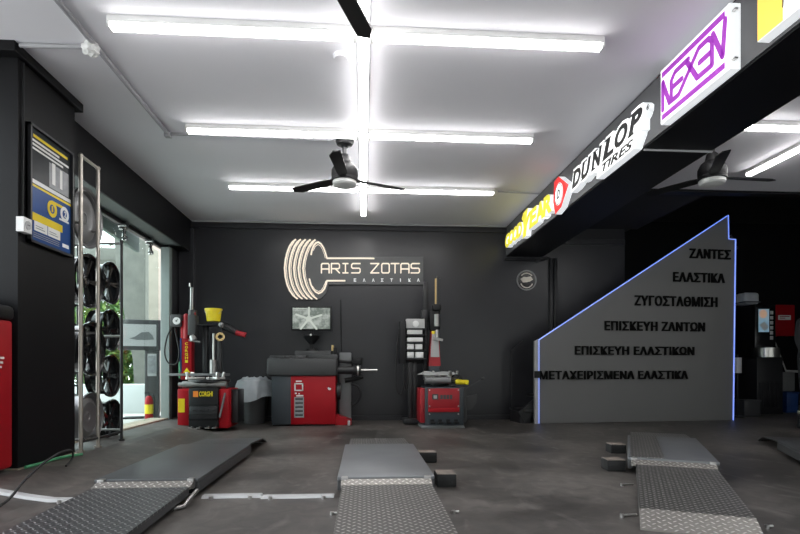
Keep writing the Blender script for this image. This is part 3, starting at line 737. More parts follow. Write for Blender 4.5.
rim_at(108.5, 419, -2.62, .185, BR, 7, 'black rim at the bottom of the far rack column')
# ------------------------------------------------------------------ scissor lifts
def make_lift(name, label, loc, rz, deck, plate, pw=.60, pl=1.5, stripe=False):
    il = .055 if stripe else .03
    """origin: front left corner of the platform on the floor; x along its width, y away from the viewer"""
    t = thing(name, label, 'vehicle lift', loc, rz, 'low scissor lifts')
    zt = .12
    k = B(); k.box(0, pw, 0, pl, zt-.022, zt, .006); obj('platform', k, deck, t)
    if stripe:
        k = B(); k.box(.02, pw*.42, .03, pl-.02, zt-.004, zt+.004); obj('grip_plate', k, plate, t)
    for sx in (.0, pw-.035):
        k = B(); k.box(sx, sx+.035, .01, pl, zt-.085, zt-.022, .004); obj('side_rail', k, M['charcoal'], t)
    k = B(); k.box(.06, pw-.06, .12, pl-.1, 0, .03, .004); obj('base_frame', k, M['blackmetal'], t)
    for y0_, y1_ in ((.15, pl-.2), (pl-.2, .15)):
        k = B()
        for sx in (.09, pw-.09): k.bar((sx+(.02 if y0_ > .5 else 0), y0_, .04), (sx+(.02 if y0_ > .5 else 0), y1_, .085), .02, .03)
        obj('scissor_arm', k, M['blackmetal'], t)
    # front hinge flap, drive-on ramp, ramp toe
    k = B(); k.add([(.025, -.01, zt-.012), (pw-.025, -.01, zt-.012), (pw-.025, -.085, zt-.032), (.025, -.085, zt-.032), (.025, -.01, zt-.03), (pw-.025, -.01, zt-.03), (pw-.025, -.085, zt-.05), (.025, -.085, zt-.05)],
                   [(0, 1, 2, 3), (7, 6, 5, 4), (0, 4, 5, 1), (1, 5, 6, 2), (2, 6, 7, 3), (3, 7, 4, 0)]); obj('hinge_flap', k, M['plate_bright'], t)
    k = B(); za, zb = zt-.034, .058; L1 = 1.30
    def slab(y0_, z0_, y1_, z1_, xa, xb, th): return k.add([(xa, y0_, z0_), (xb, y0_, z0_), (xb, y1_, z1_), (xa, y1_, z1_), (xa, y0_, z0_-th), (xb, y0_, z0_-th), (xb, y1_, z1_-th), (xa, y1_, z1_-th)], [(0, 1, 2, 3), (7, 6, 5, 4), (0, 4, 5, 1), (1, 5, 6, 2), (2, 6, 7, 3), (3, 7, 4, 0)])
    slab(-.09, za, -L1, zb, il, pw-.03, .012); obj('ramp', k, plate, t)
    k = B(); slab(-L1, zb, -L1-.22, .012, il, pw-.03, .01); obj('ramp_toe', k, M['plate_bright'] if plate is M['plate'] else plate, t)
    for sx in (il, pw-.04):
        k = B(); slab(-.09, za-.012, -L1, zb-.012, sx, sx+.01, .035); obj('ramp_edge', k, M['charcoal'], t)
    # far flap
    k = B(); slab(pl+.01, zt-.01, pl+.70, .078, .03, pw-.03, .012); slab(pl+.70, .078, pl+.95, .012, .03, pw-.03, .010); obj('far_ramp', k, plate, t)
    for sx in (.04, pw-.05):
        k = B(); k.box(sx-.015, sx+.025, -.02, .02, zt-.06, zt+.002, .005); obj('hinge', k, M['steel_dull'], t)
    return t
LZ = 0
l1 = make_lift('scissor_lift', 'dark low lift platform nearest the black pier, ramp at lower left', (-1.605, 3.30, 0), 0, M['deck'], M['plate_dark'], .612, 1.50)
l2 = make_lift('scissor_lift', 'grey low lift platform in the centre of the floor', (-.16, 3.28, 0), 0, M['deck_grey'], M['plate'], .60, 1.42)
RA = R(-27)
l3 = make_lift('scissor_lift', 'low lift with checkered grip strip and bright ramp before the stair partition', (1.975, 3.87, 0), RA, M['deck_grey'], M['plate'], .60, 1.45, True)
dx = 1.30
l4 = make_lift('scissor_lift', 'dark low lift platform cut off by the right frame edge', (2.0+dx*math.cos(RA), 3.98+dx*math.sin(RA), 0), RA, M['deck'], M['plate_dark'], .60, 1.45)
# rubber blocks
def block(label, px, py, wd, ln, h, rz=0):
    p = onZ(px, py, 0)
    t = thing('rubber_block', label, 'block', (p.x, p.y, 0), rz, 'rubber blocks beside the lifts')
    k = B(); k.box(0, wd, 0, ln, 0, h, .008); obj('body', k, M['rubber'], t)
    k = B(); k.box(.004, wd-.004, .004, ln-.004, h-.004, h+.002); obj('pale_top', k, M['blockrubber'], t)
block('pale-topped black rubber block at front right of the centre lift', 437, 487.5, .13, .16, .085)
block('pale-topped black rubber block behind another, right of the centre lift', 419, 463, .15, .14, .085)
block('pale-topped black rubber block at front left of the checkered lift', 607.5, 471.5, .14, .15, .085, R(-6))
block('pale-topped black rubber block farther back, left of the checkered lift', 611, 453.5, .14, .15, .08, R(-6))
# floor channel covers
def chan(label, x0, x1, y, wdt, dz=0):
    t = thing('floor_cover', label, 'floor channel', (0, y, 0), 0, 'metal hose covers on the floor')
    n = 8; k = B(); vs = []
    for i in range(n+1):
        x = x0+(x1-x0)*i/n; z = zf(x)
        for yy, zz in ((-wdt/2, .002), (-wdt/2+.015, .016+dz), (wdt/2-.015, .016+dz), (wdt/2, .002)): vs.append((x, yy, z+zz))
    fs = [(i*4+j, i*4+4+j, i*4+5+j, i*4+1+j) for i in range(n) for j in range(3)]+[(0, 1, 2, 3), tuple(n*4+j for j in (3, 2, 1, 0))]
    k.add(vs, fs); obj('cover', k, M['lgrey'], t)
    k = B()
    for x in (x0+.06, x1-.06): k.cyl((x, -wdt/2-.01, zf(x)), (x, -wdt/2-.01, zf(x)+.018), .012)
    obj('screw', k, M['steel'], t)
chan('pale metal hose cover on the floor between pier and dark lift', -2.75, -1.70, 3.27, .085)
chan('long pale metal hose cover between dark and centre lifts, left piece', -.97, -.62, 3.31, .085)
chan('pale metal hose cover touching the centre lift, right piece', -.615, -.18, 3.28, .085, -.003)
for i, (px, py, lab) in enumerate(((332, 513, 'small bolt on the floor left of the centre ramp'), (453.5, 511.5, 'small bolt on the floor right of the centre ramp'), (622, 484.5, 'upper small rod on the floor left of the bright ramp'), (622, 515, 'lower small rod on the floor left of the bright ramp'), (767, 526, 'small bolt on the floor right of the bright ramp'))):
    p = onZ(px, py, .01); k = B(); k.cyl((p.x, p.y, 0), (p.x, p.y, .016), .011); k.cyl((p.x, p.y, .01), (p.x+(.08 if i in (2, 3) else .03), p.y, .01), .006)
    tag(obj('anchor_bolt', k, M['steel']), lab, 'bolt', 'anchor bolts beside the ramps')
pz = onZ(176, 503, 0); k = B(); k.tube([(-.985, 3.24, .06), (-.99, 3.12, .04), (-1.0, 3.05, .012), (-1.04, 3.0, .012)], .012); 
tag(obj('air_hose', k, M['steel_dull']), 'short grey air hose stub beside the dark lift hinge', 'hose')

# ------------------------------------------------------------------ helper for machines: local plane coordinates
def mach(px0, py0, D):
    k_ = F/D
    return lambda px, py: ((px-px0)/k_, (py0-py)/k_)

# ------------------------------------------------------------------ tyre changer with yellow bucket (left)
Q = mach(202, 430, 6.46)
p = onZ(202, 430, .03)
t = thing('tyre_changer', 'red and black tyre changer with yellow maker lettering by the left opening', 'tyre changer', (p.x, p.y+.05, .022), 0)
def bx(k, pa, pb, y0_, y1_, bev=.006):
    a = Q(*pa); c = Q(*pb); return k.box(min(a[0], c[0]), max(a[0], c[0]), y0_, y1_, min(a[1], c[1]), max(a[1], c[1]), bev)
k = B(); a = Q(187, 387); c = Q(217, 428)
k.box(a[0], c[0], 0, .6, .02, a[1], .02); obj('cabinet', k, M['black'], t)
k = B(); k.box(a[0]+.01, c[0]-.01, -.012, .01, .13, .30, .02); 
for xx in (-.11, -.03, .05, .12): k.box(xx-.02, xx+.02, -.02, 0, .235, .26, .004)
k.box(a[0]+.01, c[0]-.01, -.02, 0, .20, .215, .004); obj('front_ribs', k, M['blackmetal'], t)
k = B(); k.M = Matrix.Translation((0, -.002, 0)) @ UP; q0 = Q(198, 395.5); q1 = Q(211.5, 390.3); k.text('CORGHI', q0[0], q0[1], q1[0], q1[1], 0, .004, .02)
k.mi = 1; q0 = Q(192, 396); q1 = Q(197, 390); k.rect(q0[0], q0[1], q1[0], q1[1], 0, .004); obj('lettering', k, [M['yellow'], M['orange']], t)
k = B(); bx(k, (174.5, 388), (186.5, 426), .06, .55, .012); obj('side_panel', k, M['red'], t)
k = B(); q0 = Q(175.5, 412); q1 = Q(182, 398); k.box(q0[0], q1[0], .055, .062, q0[1], q1[1]); obj('sticker', k, M['posteryellow'], t)
k = B(); bx(k, (217, 388), (227, 428.5), .03, .55, .012); obj('side_panel', k, M['red'], t)
k = B(); q0 = Q(224, 392); q1 = Q(218.5, 417); k.bar((q0[0], .0, q0[1]), (q1[0], .0, q1[1]), .03, .02); obj('bead_lever', k, M['grey'], t)
k = B(); bx(k, (227, 389), (234, 424), .15, .5, .01); obj('bead_breaker_pad', k, M['blackmetal'], t)
for px in (190.5, 199, 207.5, 214.5):
    k = B(); q0 = Q(px, 427); k.box(q0[0]-.025, q0[0]+.025, -.09, 0, q0[1]-.01, q0[1]+.005, .004); k.bar((q0[0], -.01, q0[1]), (q0[0], .05, q0[1]+.03), .015); obj('pedal', k, M['steel'], t)
k = B(); k.lathe([(.12, .52), (.20, .56), (.26, .60), (.26, .625), (.05, .63)], (0, .28, 0)); obj('turntable', k, M['blackmetal'], t)
for i in range(4):
    an = R(35)+i*PI/2; k = B(); d_ = Vector((math.cos(an), math.sin(an), 0)); c0 = Vector((0, .28, .64))
    k.bar(c0+d_*.07, c0+d_*.30, .05, .03, .006); k.bar(c0+d_*.27+Vector((0, 0, -.01)), c0+d_*.29+Vector((0, 0, .08)), .04, .03, .006); obj('jaw', k, M['steel'], t)
k = B(); k.cyl((-.28, .10, .56), (.26, .10, .56), .045); k.cyl((-.33, .10, .56), (-.28, .10, .56), .03); k.cyl((-.05, .10, .56), (.02, .10, .56), .055); obj('clamp_cylinder', k, M['steel_dull'], t)
k = B(); q0 = Q(170.5, 374.5); q1 = Q(226, 372.8); k.box(q0[0], q1[0], .45, .75, q0[1], q1[1]+.01, .003); obj('tool_shelf', k, M['grey'], t)
# column
k = B(); q0 = Q(182.5, 374); q1 = Q(193.5, 318); k.box(q0[0], q1[0], .56, .70, q0[1]-.05, q1[1], .012); obj('column', k, M['red'], t)
k = B(); q0 = Q(182.4, 371); q1 = Q(184, 336); k.box(q0[0]-.003, q1[0]-.004, .552, .60, q0[1], q1[1]); obj('blue_stripe', k, M['blue'], t)
k = B(); k.M = Matrix.Translation((0, .556, 0)) @ UP
for i, ch in enumerate('CORGHI'):
    q0 = Q(187.2, 343+i*3.6); k.text(ch, q0[0], q0[1], q0[0]+.035, q0[1]+.032, 0, .004, .02)
q0 = Q(188.5, 371); k.prism([(q0[0]-.035, q0[1]), (q0[0]+.045, q0[1]), (q0[0]+.005, q0[1]+.06)], 0, .004)
obj('column_lettering', k, M['yellow'], t)
k = B(); q0 = Q(192.5, 330); q1 = Q(192.5, 284); k.bar((q0[0], .50, q0[1]), (q1[0]+.01, .50, q1[1]), .032, .032, .004); k.cyl((q1[0]-.015, .50, q1[1]+.01), (q1[0]-.015, .50, q1[1]+.05), .01); obj('vertical_shaft', k, M['steel'], t)
k = B(); bx(k, (189, 312), (197, 333), .45, .60, .012); k.cyl((Q(193, 312)[0], .50, Q(0, 312)[1]), (Q(193, 312)[0], .50, Q(0, 307)[1]), .05); obj('head_block', k, M['charcoal'], t)
k = B(); q0 = Q(185.5, 336); q1 = Q(185.5, 313); k.cyl((q0[0], .56, q0[1]), (q1[0], .56, q1[1]), .035); k.sphere((q1[0], .56, q1[1]), .035); k.cyl((Q(193, 0)[0], .48, Q(0, 311.5)[1]), (Q(197, 0)[0], .48, Q(0, 311)[1]), .02); obj('lock_handle', k, M['darkred'], t)
k = B(); q0 = Q(192, 333); q1 = Q(194, 338); k.cyl((q0[0], .46, q0[1]), (q1[0], .46, q1[1]), .03, .045); k.bar((q0[0]-.03, .44, q1[1]), (q0[0]+.11, .44, q1[1]-.02), .03, .02); obj('mount_head', k, M['steel_dull'], t)
k = B(); bx(k, (172, 312), (183, 324.5), .52, .60, .01); obj('gauge_box', k, M['charcoal'], t)
k = B(); k.M = Matrix.Translation((0, .52, 0)) @ UP; q0 = Q(178.3, 318.5); k.disc(q0[0], q0[1], .045, 0, .008); k.mi = 1; k.disc(q0[0], q0[1], .012, .008, .011); k.stroke([q0, (q0[0]+.02, q0[1]+.025)], .006, .008, .01); obj('gauge_dial', k, [M['white'], M['grey']], t)
k = B(); k.tube(smooth_pts([(*Q(174, 324), .55), (*Q(169, 334), .53), (*Q(166.5, 350), .52), (*Q(170, 361), .52), (*Q(178, 362), .52), (*Q(180, 350), .55), (*Q(176, 330), .57), (*Q(175, 322), .57)]) and [(v[0], v[2], v[1]) for v in smooth_pts([(*Q(174, 324), .55), (*Q(169, 334), .53), (*Q(166.5, 350), .52), (*Q(170, 361), .52), (*Q(178, 362), .52), (*Q(180, 350), .55), (*Q(176, 330), .57), (*Q(175, 322), .57)])], .009); obj('air_hose', k, M['rubber'], t)
# assist arm tower
k = B(); bx(k, (202, 322), (206.5, 376), .58, .68, .004); q0 = Q(204, 322); k.box(q0[0]-.06, q0[0]+.20, .48, .72, q0[1]-.01, q0[1], .003); obj('assist_tower', k, M['blackmetal'], t)
k = B(); q0 = Q(215, 376); q1 = Q(215, 331); k.cyl((q0[0], .50, q0[1]), (q1[0], .50, q1[1]), .013); obj('piston_rod', k, M['steel'], t)
k = B(); q0 = Q(214, 372); q1 = Q(214, 358); k.cyl((q0[0], .50, q0[1]), (q1[0], .50, q1[1]), .045); obj('assist_cylinder', k, M['steel_dull'], t)
k = B(); bx(k, (219.5, 334), (223, 388), .56, .64, .004); obj('assist_post', k, M['charcoal'], t)
k = B(); q = [Q(221, 322), Q(230, 325), Q(240, 331), Q(246, 333)]; k.tube([(x, .56, z) for x, z in q], [.05, .05, .035, .025]); k.bar((q[0][0], .55, q[0][1]), (Q(221, 338)[0], .55, Q(221, 338)[1]), .05); obj('assist_arm', k, M['blackmetal'], t)
k = B(); q = [Q(237, 330), Q(247, 332.5)]; k.cyl((q[0][0], .50, q[0][1]), (q[1][0], .50, q[1][1]), .03); obj('grip', k, M['darkred'], t)
k = B(); q0 = Q(221, 334.5); k.lathe([(.055, -.012), (.055, .012), (.03, .012), (.03, -.012)], (q0[0], .49, q0[1]), (.25, -1, .35), closed=True); obj('press_ring', k, M['tan'], t)
k = B(); q0 = Q(222, 322); k.sphere((q0[0], .49, q0[1]), .035); obj('knob', k, M['alloy'], t)
k = B(); q0 = Q(181, 377); q1 = Q(181, 360); k.cyl((q0[0], .46, q0[1]), (q1[0], .46, q1[1]), .01); obj('screwdriver', k, M['greenhose'], t)
def set_back(t, D0, u0, zb):          # parts that stand behind the front plane keep their measured place and size at their own distance
    off = {}
    for ch in t.children:
        ys = [v.co.y for v in ch.data.vertices]; zs_ = [v.co.z for v in ch.data.vertices]; yr = min(ys)
        if yr > .25 and min(zs_) > .3:
            k_ = 1+yr/D0; ym = yr
            for v in ch.data.vertices: v.co = Vector((v.co.x*k_+u0*yr, v.co.y, (CH-zb)*(1-k_)+v.co.z*k_))
set_back(t, 6.46, (202-400)/F, .022)
# bucket resting on the tower's plate
bp_ = onY(213.5, 321.5, p.y+.05+.58)
t = thing('bucket', 'yellow plastic bucket on top of the left tyre changer', 'bucket', bp_)
k = B(); k.lathe([(.085, 0), (.105, .15), (.115, .15), (.115, .17), (.108, .17), (.088, .01), (0, .008)]); obj('tub', k, M['yellow'], t)
k = B(); k.tube([(.11*math.cos(a_), -.02-.11*math.sin(a_)*.5, .15-.07*math.sin(a_)) for a_ in [i*PI/10 for i in range(11)]], .003); obj('handle', k, M['steel'], t)
k = B(); k.M = Matrix.Translation((0, -.099, .03)) @ UP
for j in range(4): k.rect(-.05, .02+.022*j, .0+.02*(j % 2), .03+.022*j, 0, .002)
obj('label_print', k, M['posteryellow'], t)

# ------------------------------------------------------------------ rubbish bin
p = onZ(252.5, 424, 0)
t = thing('rubbish_bin', 'dark bin with silver plastic bag between tyre changer and balancer', 'bin', (p.x, p.y+.17, 0))
k = B(); k.lathe([(.15, 0), (.20, .55), (.205, .58), (.19, .58), (.14, .02), (0, .02)], seg=24); obj('tub', k, M['charcoal'], t)
k = B(); n = 48; rows = 14; vs = []
rnd = random.Random(3)
ph = [rnd.uniform(0, 6.28) for _ in range(8)]
for j in range(rows):
    s = j/(rows-1)
    for i in range(n):
        a = 2*PI*i/n
        wob = .6*math.sin(5*a+ph[0]+2*s)+.5*math.sin(9*a+ph[1]-3*s)+.35*math.sin(14*a+ph[2]+5*s)
        if s < .35: r = .10+.10*(s/.35); z = .60+.06*math.sin(s/.35*PI)+.012*wob
        else: q = (s-.35)/.65; r = .235+.055*q+.03*wob*q; z = .625-.27*q+.04*math.sin(3*a+ph[3])*q
        vs.append((r*math.cos(a)*1.02, r*math.sin(a), z))
k.add(vs, [(j*n+i, j*n+(i+1) % n, (j+1)*n+(i+1) % n, (j+1)*n+i) for j in range(rows-1) for i in range(n)]); obj('bag', k, M['bag'], t)

# ------------------------------------------------------------------ wheel balancer
Q = mach(303, 426, 7.3); p = onZ(303, 426, 0)
t = thing('wheel_balancer', 'wheel balancer with red and slate front panels against the back wall', 'wheel balancer', (p.x, p.y, 0))
k = B(); bx(k, (272, 376), (291.5, 424.5), 0, .5, .01); obj('side_panel', k, M['slate'], t)
k = B(); bx(k, (291, 376), (335.5, 424.5), -.012, .5, .01); obj('front_panel', k, M['red'], t)
k = B(); bx(k, (273, 424), (335, 426), .03, .48, .004); obj('plinth', k, M['black'], t)
k = B(); bx(k, (267.5, 358), (337, 376), -.05, .52, .035); obj('weight_tray', k, M['charcoal'], t)
k = B(); bx(k, (270, 355.5), (306, 360), -.0, .5, .012); bx(k, (306, 354), (337, 360), .15, .5, .012); bx(k, (292, 350), (330, 358), .30, .52, .015)
for i in range(5): q0 = Q(274+i*6, 358); k.box(q0[0], q0[0]+.06, -.03, .15, q0[1]-.005, q0[1]+.02, .004)
obj('tray_lid', k, M['charcoal'], t)
k = B(); k.M = Matrix.Translation((0, -.012, 0)) @ UP
def rq(pa, pb, d=.003):
    a = Q(*pa); c = Q(*pb); return k.rect(min(a[0], c[0]), min(a[1], c[1]), max(a[0], c[0]), max(a[1], c[1]), 0, d)
rq((294.5, 383), (303.5, 384.3)); rq((294.5, 389.7), (303.5, 391)); rq((294.5, 383), (295.9, 391)); rq((302.1, 383), (303.5, 391)); rq((296, 380.6), (302, 381.8))
rq((295, 392.6), (297, 394)); rq((298.5, 393), (300, 394.4)); rq((296.5, 395), (303.5, 396.4)); obj('pictogram', k, M['posterwhite'], t)
k = B(); k.M = Matrix.Translation((0, -.012, 0)) @ UP
rq((294.5, 397), (304, 417.5), .002); k.mi = 1
for j in range(5): rq((295.5, 398.3+j*4), (303, 399.6+j*4), .004)
obj('instruction_plate', k, [M['postergrey'], M['black']], t)
k = B(); k.M = Matrix.Translation((0, -.012, 0)) @ UP; q0 = Q(329.5, 389); k.disc(q0[0], q0[1], .02, 0, .012, .015); k.disc(q0[0]-.015, q0[1]+.012, .012, 0, .009); obj('latch', k, M['white'], t)
k = B(); bx(k, (338.5, 352), (350.5, 422), .25, .42, .008); obj('hood_column', k, M['grey'], t)
k = B(); a = Q(335.5, 415); 
k.M = Matrix.Translation((0, .3, 0)) @ UP
k.prism([Q(335, 415), Q(351, 421), Q(351, 425.5), Q(335, 425.5)], 0, .28); obj('foot', k, M['red'], t)
k = B(); q0 = Q(348.5, 425.8); k.box(q0[0]-.015, q0[0]+.02, .0, .05, 0, .07, .004); obj('foot_cap', k, M['lgrey'], t)
k = B(); z_ = Q(0, 370.3)[1]; k.cyl((Q(334, 0)[0], .12, z_), (Q(354, 0)[0], .12, z_), .055); k.cyl((Q(353, 0)[0], .12, z_), (Q(358, 0)[0], .12, z_), .085, .06); k.cyl((Q(358, 0)[0], .12, z_), (Q(360.5, 0)[0], .12, z_), .07); obj('flange', k, M['blackmetal'], t)
k = B(); k.cyl((Q(358, 0)[0], .12, z_), (Q(377, 0)[0], .12, z_), .017); k.cyl((Q(375.5, 0)[0], .12, z_), (Q(377.6, 0)[0], .12, z_), .013); k.lathe([(.075, 0), (.075, .02), (.03, .02), (.03, 0)], (Q(357, 0)[0], .12, z_), (1, 0, 0), closed=True); obj('shaft', k, M['steel'], t)
k = B(); k.tube([(Q(338, 0)[0], .2, Q(0, 361)[1]), (Q(350, 0)[0], .2, Q(0, 362)[1]), (Q(356, 0)[0], .18, Q(0, 360)[1]), (Q(362, 0)[0], .16, Q(0, 359)[1])], .022); k.box(Q(352, 0)[0], Q(362, 0)[0], .12, .2, Q(0, 365)[1], Q(0, 357.5)[1], .02); obj('gauge_arm', k, M['black'], t)
k = B(); k.tube([(Q(344, 0)[0], .2, Q(0, 381)[1]), (Q(356, 0)[0], .2, Q(0, 379)[1]), (Q(363, 0)[0], .2, Q(0, 377.5)[1])], [.035, .03, .02]); obj('lower_arm', k, M['black'], t)
k = B(); k.tube(smooth_pts([(Q(350, 0)[0], .3, Q(0, 385)[1]), (Q(358, 0)[0], .28, Q(0, 388)[1]), (Q(360, 0)[0], .28, Q(0, 397)[1]), (Q(354, 0)[0], .28, Q(0, 406)[1]), (Q(348, 0)[0], .3, Q(0, 403)[1])]), .02); k.cyl((Q(336, 0)[0], .2, Q(0, 392)[1]), (Q(340, 0)[0], .2, Q(0, 392)[1]), .12); obj('wheel_guard', k, M['blackmetal'], t)
k = B(); q0 = Q(333.5, 350); k.box(q0[0]-.02, q0[0]+.025, .25, .33, q0[1]-.1, q0[1]+.05, .012); k.mi = 1; k.cyl((q0[0]-.03, .28, q0[1]+.0), (q0[0]-.03, .28, q0[1]+.08), .018); obj('weight_pliers', k, [M['black'], M['tan']], t)
bal = p
# monitor standing on the balancer
q0 = Q(311.5, 350)
t = thing('monitor', 'flat monitor showing a wheel picture on top of the balancer', 'monitor', (p.x+q0[0]-.04, p.y+.41, q0[1]))
kz = F/7.7
def mq(px, py): return ((px-311.5)/kz, (350-py)/kz)
k = B(); a = mq(291.5, 329.5); c = mq(331.5, 305.5); k.box(a[0], c[0], -.03, .02, a[1], c[1], .006); obj('bezel', k, M['black'], t)
def screen_mat():
    m = bpy.data.materials.new('monitor_screen'); m.use_nodes = True; nt = m.node_tree; pz_ = nt.nodes['Principled BSDF']
    tc = nt.nodes.new('ShaderNodeTexCoord'); nz = nt.nodes.new('ShaderNodeTexNoise'); nz.inputs['Scale'].default_value = 14; rp = nt.nodes.new('ShaderNodeValToRGB')
    e = rp.color_ramp.elements; e[0].position = .4; e[0].color = (.16, .20, .17, 1); e[1].position = .62; e[1].color = (.50, .55, .50, 1)
    nt.links.new(tc.outputs['Object'], nz.inputs['Vector']); nt.links.new(nz.outputs['Fac'], rp.inputs[0]); nt.links.new(rp.outputs[0], pz_.inputs['Emission Color']); pz_.inputs['Emission Strength'].default_value = .55
    pz_.inputs['Base Color'].default_value = (.05, .05, .05, 1); pz_.inputs['Roughness'].default_value = .2; return m
M['screen'] = screen_mat(); M['screenlight'] = emis('screen_wheel_spoke', (.62, .68, .60), .55, (.1, .1, .1))
k = B(); k.M = Matrix.Translation((0, -.030, 0)) @ UP; a = mq(293, 328); c = mq(330, 307); k.rect(a[0], a[1], c[0], c[1], 0, .003); k.mi = 1
cx, cy = mq(309, 318)
for i in range(5):
    an = .3+i*2*PI/5; L_ = .19
    ex = max(a[0], min(c[0], cx+L_*math.cos(an))); ey = max(a[1], min(c[1], cy+L_*math.sin(an))); k.stroke([(cx, cy), (ex, ey)], .028, .003, .0045)
k.disc(cx, cy, .04, .003, .005); k.rect(a[0]+.01, c[1]-.018, a[0]+.2, c[1]-.008, .003, .005); obj('screen', k, [M['screen'], M['screenlight']], t)
k = B(); a = mq(311, 350); k.cyl((0, .0, 0), (0, 0, .03), .09, .07); k.bar((0, 0, .02), (0, .005, .15), .05, .03); k.lathe([(.03, .10), (.10, .17), (.12, .22), (.05, .235), (0, .235)], (0, 0, 0)); k.bar((0, .0, .22), (0, .0, .34), .05, .03); obj('stand', k, M['black'], t)
k = B(); k.sphere((0, -.115, .225), .016); obj('indicator', k, M['white'], t)
pline('wall_cable', 'thin black cable hanging down the wall above the balancer', [onY(340.5, 300, YW-.012), onY(341, 330, YW-.012), onY(341.5, 352, YW-.012)], .008, M['black'], 'cable')
k = B(); q = onY(398, 386, YW); k.box(q.x-.10, q.x+.05, YW-.06, YW, q.z-.10, q.z+.10, .006)

# ------------------------------------------------------------------ second tyre changer with tool tower
Q = mach(445, 428, 7.05); p = onZ(445, 428, 0)
t = thing('tyre_changer', 'red and grey tyre changer with tall black post in front of the back wall', 'tyre changer', (p.x, p.y, 0), 0)
k = B(); bx(k, (425, 387), (464, 426), .0, .55, .012); obj('cabinet', k, M['slate'], t)
k = B(); bx(k, (420.3, 388.5), (425.5, 423), .05, .5, .008); obj('side_panel', k, M['darkred'], t)
k = B(); bx(k, (428, 388.5), (459.5, 408), -.014, .01, .004); obj('front_panel', k, M['darkred'], t)
k = B(); bx(k, (428, 408), (459.5, 412), -.016, .01, .004); obj('red_band', k, M['red'], t)
k = B(); k.M = Matrix.Translation((0, -.014, 0)) @ UP
rq((432, 394), (438, 399.5)); k.mi = 1; rq((433.3, 395.2), (436.7, 398.4), .005); k.mi = 0
for i in range(4): a = Q(440+i*3.2, 399); c = Q(442.6+i*3.2, 394.8); k.rect(a[0], a[1], c[0], c[1], 0, .003)
obj('badge', k, [M['charcoal'], M['lgrey']], t)
k = B()
for px, py in ((429.3, 390), (458.3, 390), (429.3, 406), (458.3, 406), (429.3, 414), (458.3, 414)): q0 = Q(px, py); k.cyl((q0[0], -.03, q0[1]), (q0[0], 0, q0[1]), .009, seg=8)
obj('bolts', k, M['steel'], t)
for px in (432, 440, 448, 456):
    k = B(); q0 = Q(px, 423); k.box(q0[0]-.03, q0[0]+.03, -.10, 0, q0[1], q0[1]+.018, .004); k.box(q0[0]-.025, q0[0]+.025, -.004, .01, q0[1]+.01, q0[1]+.05); obj('pedal', k, M['black'], t)
k = B(); bx(k, (421, 425.5), (464, 428), -.05, .55, .004); obj('base_plate', k, M['grey'], t)
k = B(); k.lathe([(.10, .55), (.20, .60), (.24, .64), (.24, .66), (.05, .665)], (-.02, .25, 0)); obj('turntable', k, M['steel_dull'], t)
for i in range(4):
    an = R(20)+i*PI/2; k = B(); d_ = Vector((math.cos(an), math.sin(an), 0)); c0 = Vector((-.02, .25, .685))
    k.bar(c0+d_*.05, c0+d_*.26, .05, .03, .006); k.bar(c0+d_*.24+Vector((0, 0, -.01)), c0+d_*.26+Vector((0, 0, .07)), .04, .03, .006); obj('jaw', k, M['steel'], t)
k = B(); z_ = Q(0, 380.5)[1]; k.cyl((Q(425, 0)[0], .04, z_), (Q(450, 0)[0], .04, z_), .045); k.cyl((Q(432, 0)[0], .04, z_), (Q(434, 0)[0], .04, z_), .055); k.cyl((Q(449, 0)[0], .04, z_), (Q(451, 0)[0], .04, z_), .055); obj('clamp_cylinder', k, M['alloy'], t)
k = B(); k.M = Matrix.Translation((0, .06, 0)) @ UP; k.prism([Q(419, 374.5), Q(428, 371), Q(436, 372.5), Q(445, 371.5), Q(455, 372), Q(456, 374.5), Q(440, 375.5)], -.2, 0); obj('clamp_plate', k, M['lgrey'], t)
k = B()
a = Q(431, 366); c = Q(443, 366); e = Q(441, 331); g = Q(433.5, 331)
k.M = Matrix.Translation((0, .62, 0)) @ UP; k.prism([a, c, e, g], 0, .14); obj('column', k, M['darkred'], t)
k = B(); k.M = Matrix.Translation((0, .477, 0)) @ UP; k.prism([Q(432.8, 357), Q(441.8, 357), Q(440.5, 334), Q(434.2, 334)], 0, .003); obj('column_sticker', k, M['lgrey'], t)
k = B(); bx(k, (431, 366), (442, 375), .48, .64, .006); obj('column_foot', k, M['slate'], t)
k = B(); q0 = Q(440.5, 310); q1 = Q(440.5, 277); k.bar((q0[0], .5, q0[1]), (q1[0], .5, q1[1]), .040, .04, .006); q2 = Q(438, 277); k.bar((q2[0]+.02, .5, q2[1]), (q2[0]+.06, .5, q2[1]), .04); obj('vertical_shaft', k, M['blackmetal'], t)
k = B(); q0 = Q(438, 305); q1 = Q(438, 278.5); k.bar((q0[0], .475, q0[1]), (q1[0], .475, q1[1]), .02, .02); obj('spring_rod', k, M['tan'], t)
k = B(); bx(k, (435, 304), (443.5, 310), .44, .58, .01); bx(k, (432, 310), (443, 330), .47, .60, .02); obj('head_block', k, M['black'], t)
k = B(); bx(k, (434, 331), (438, 334), .468, .5, .003); obj('warning_mark', k, M['yellow'], t)
k = B(); q0 = Q(439.5, 330); k.cyl((q0[0], .48, q0[1]), (q0[0], .46, Q(0, 338)[1]), .03); k.cyl((q0[0], .48, Q(0, 314)[1]), (q0[0], .48, Q(0, 326)[1]), .04); k.bar((Q(435, 0)[0], .44, Q(0, 338)[1]), (Q(445, 0)[0], .44, Q(0, 340)[1]), .03); obj('mount_head', k, M['steel_dull'], t)
k = B(); bx(k, (426.5, 281.5), (431.5, 311), .66, .70, .004); bx(k, (424.5, 310), (432, 322), .62, .72, .006); bx(k, (426.5, 320), (431.5, 380), .64, .70, .004); obj('assist_post', k, M['blackmetal'], t)
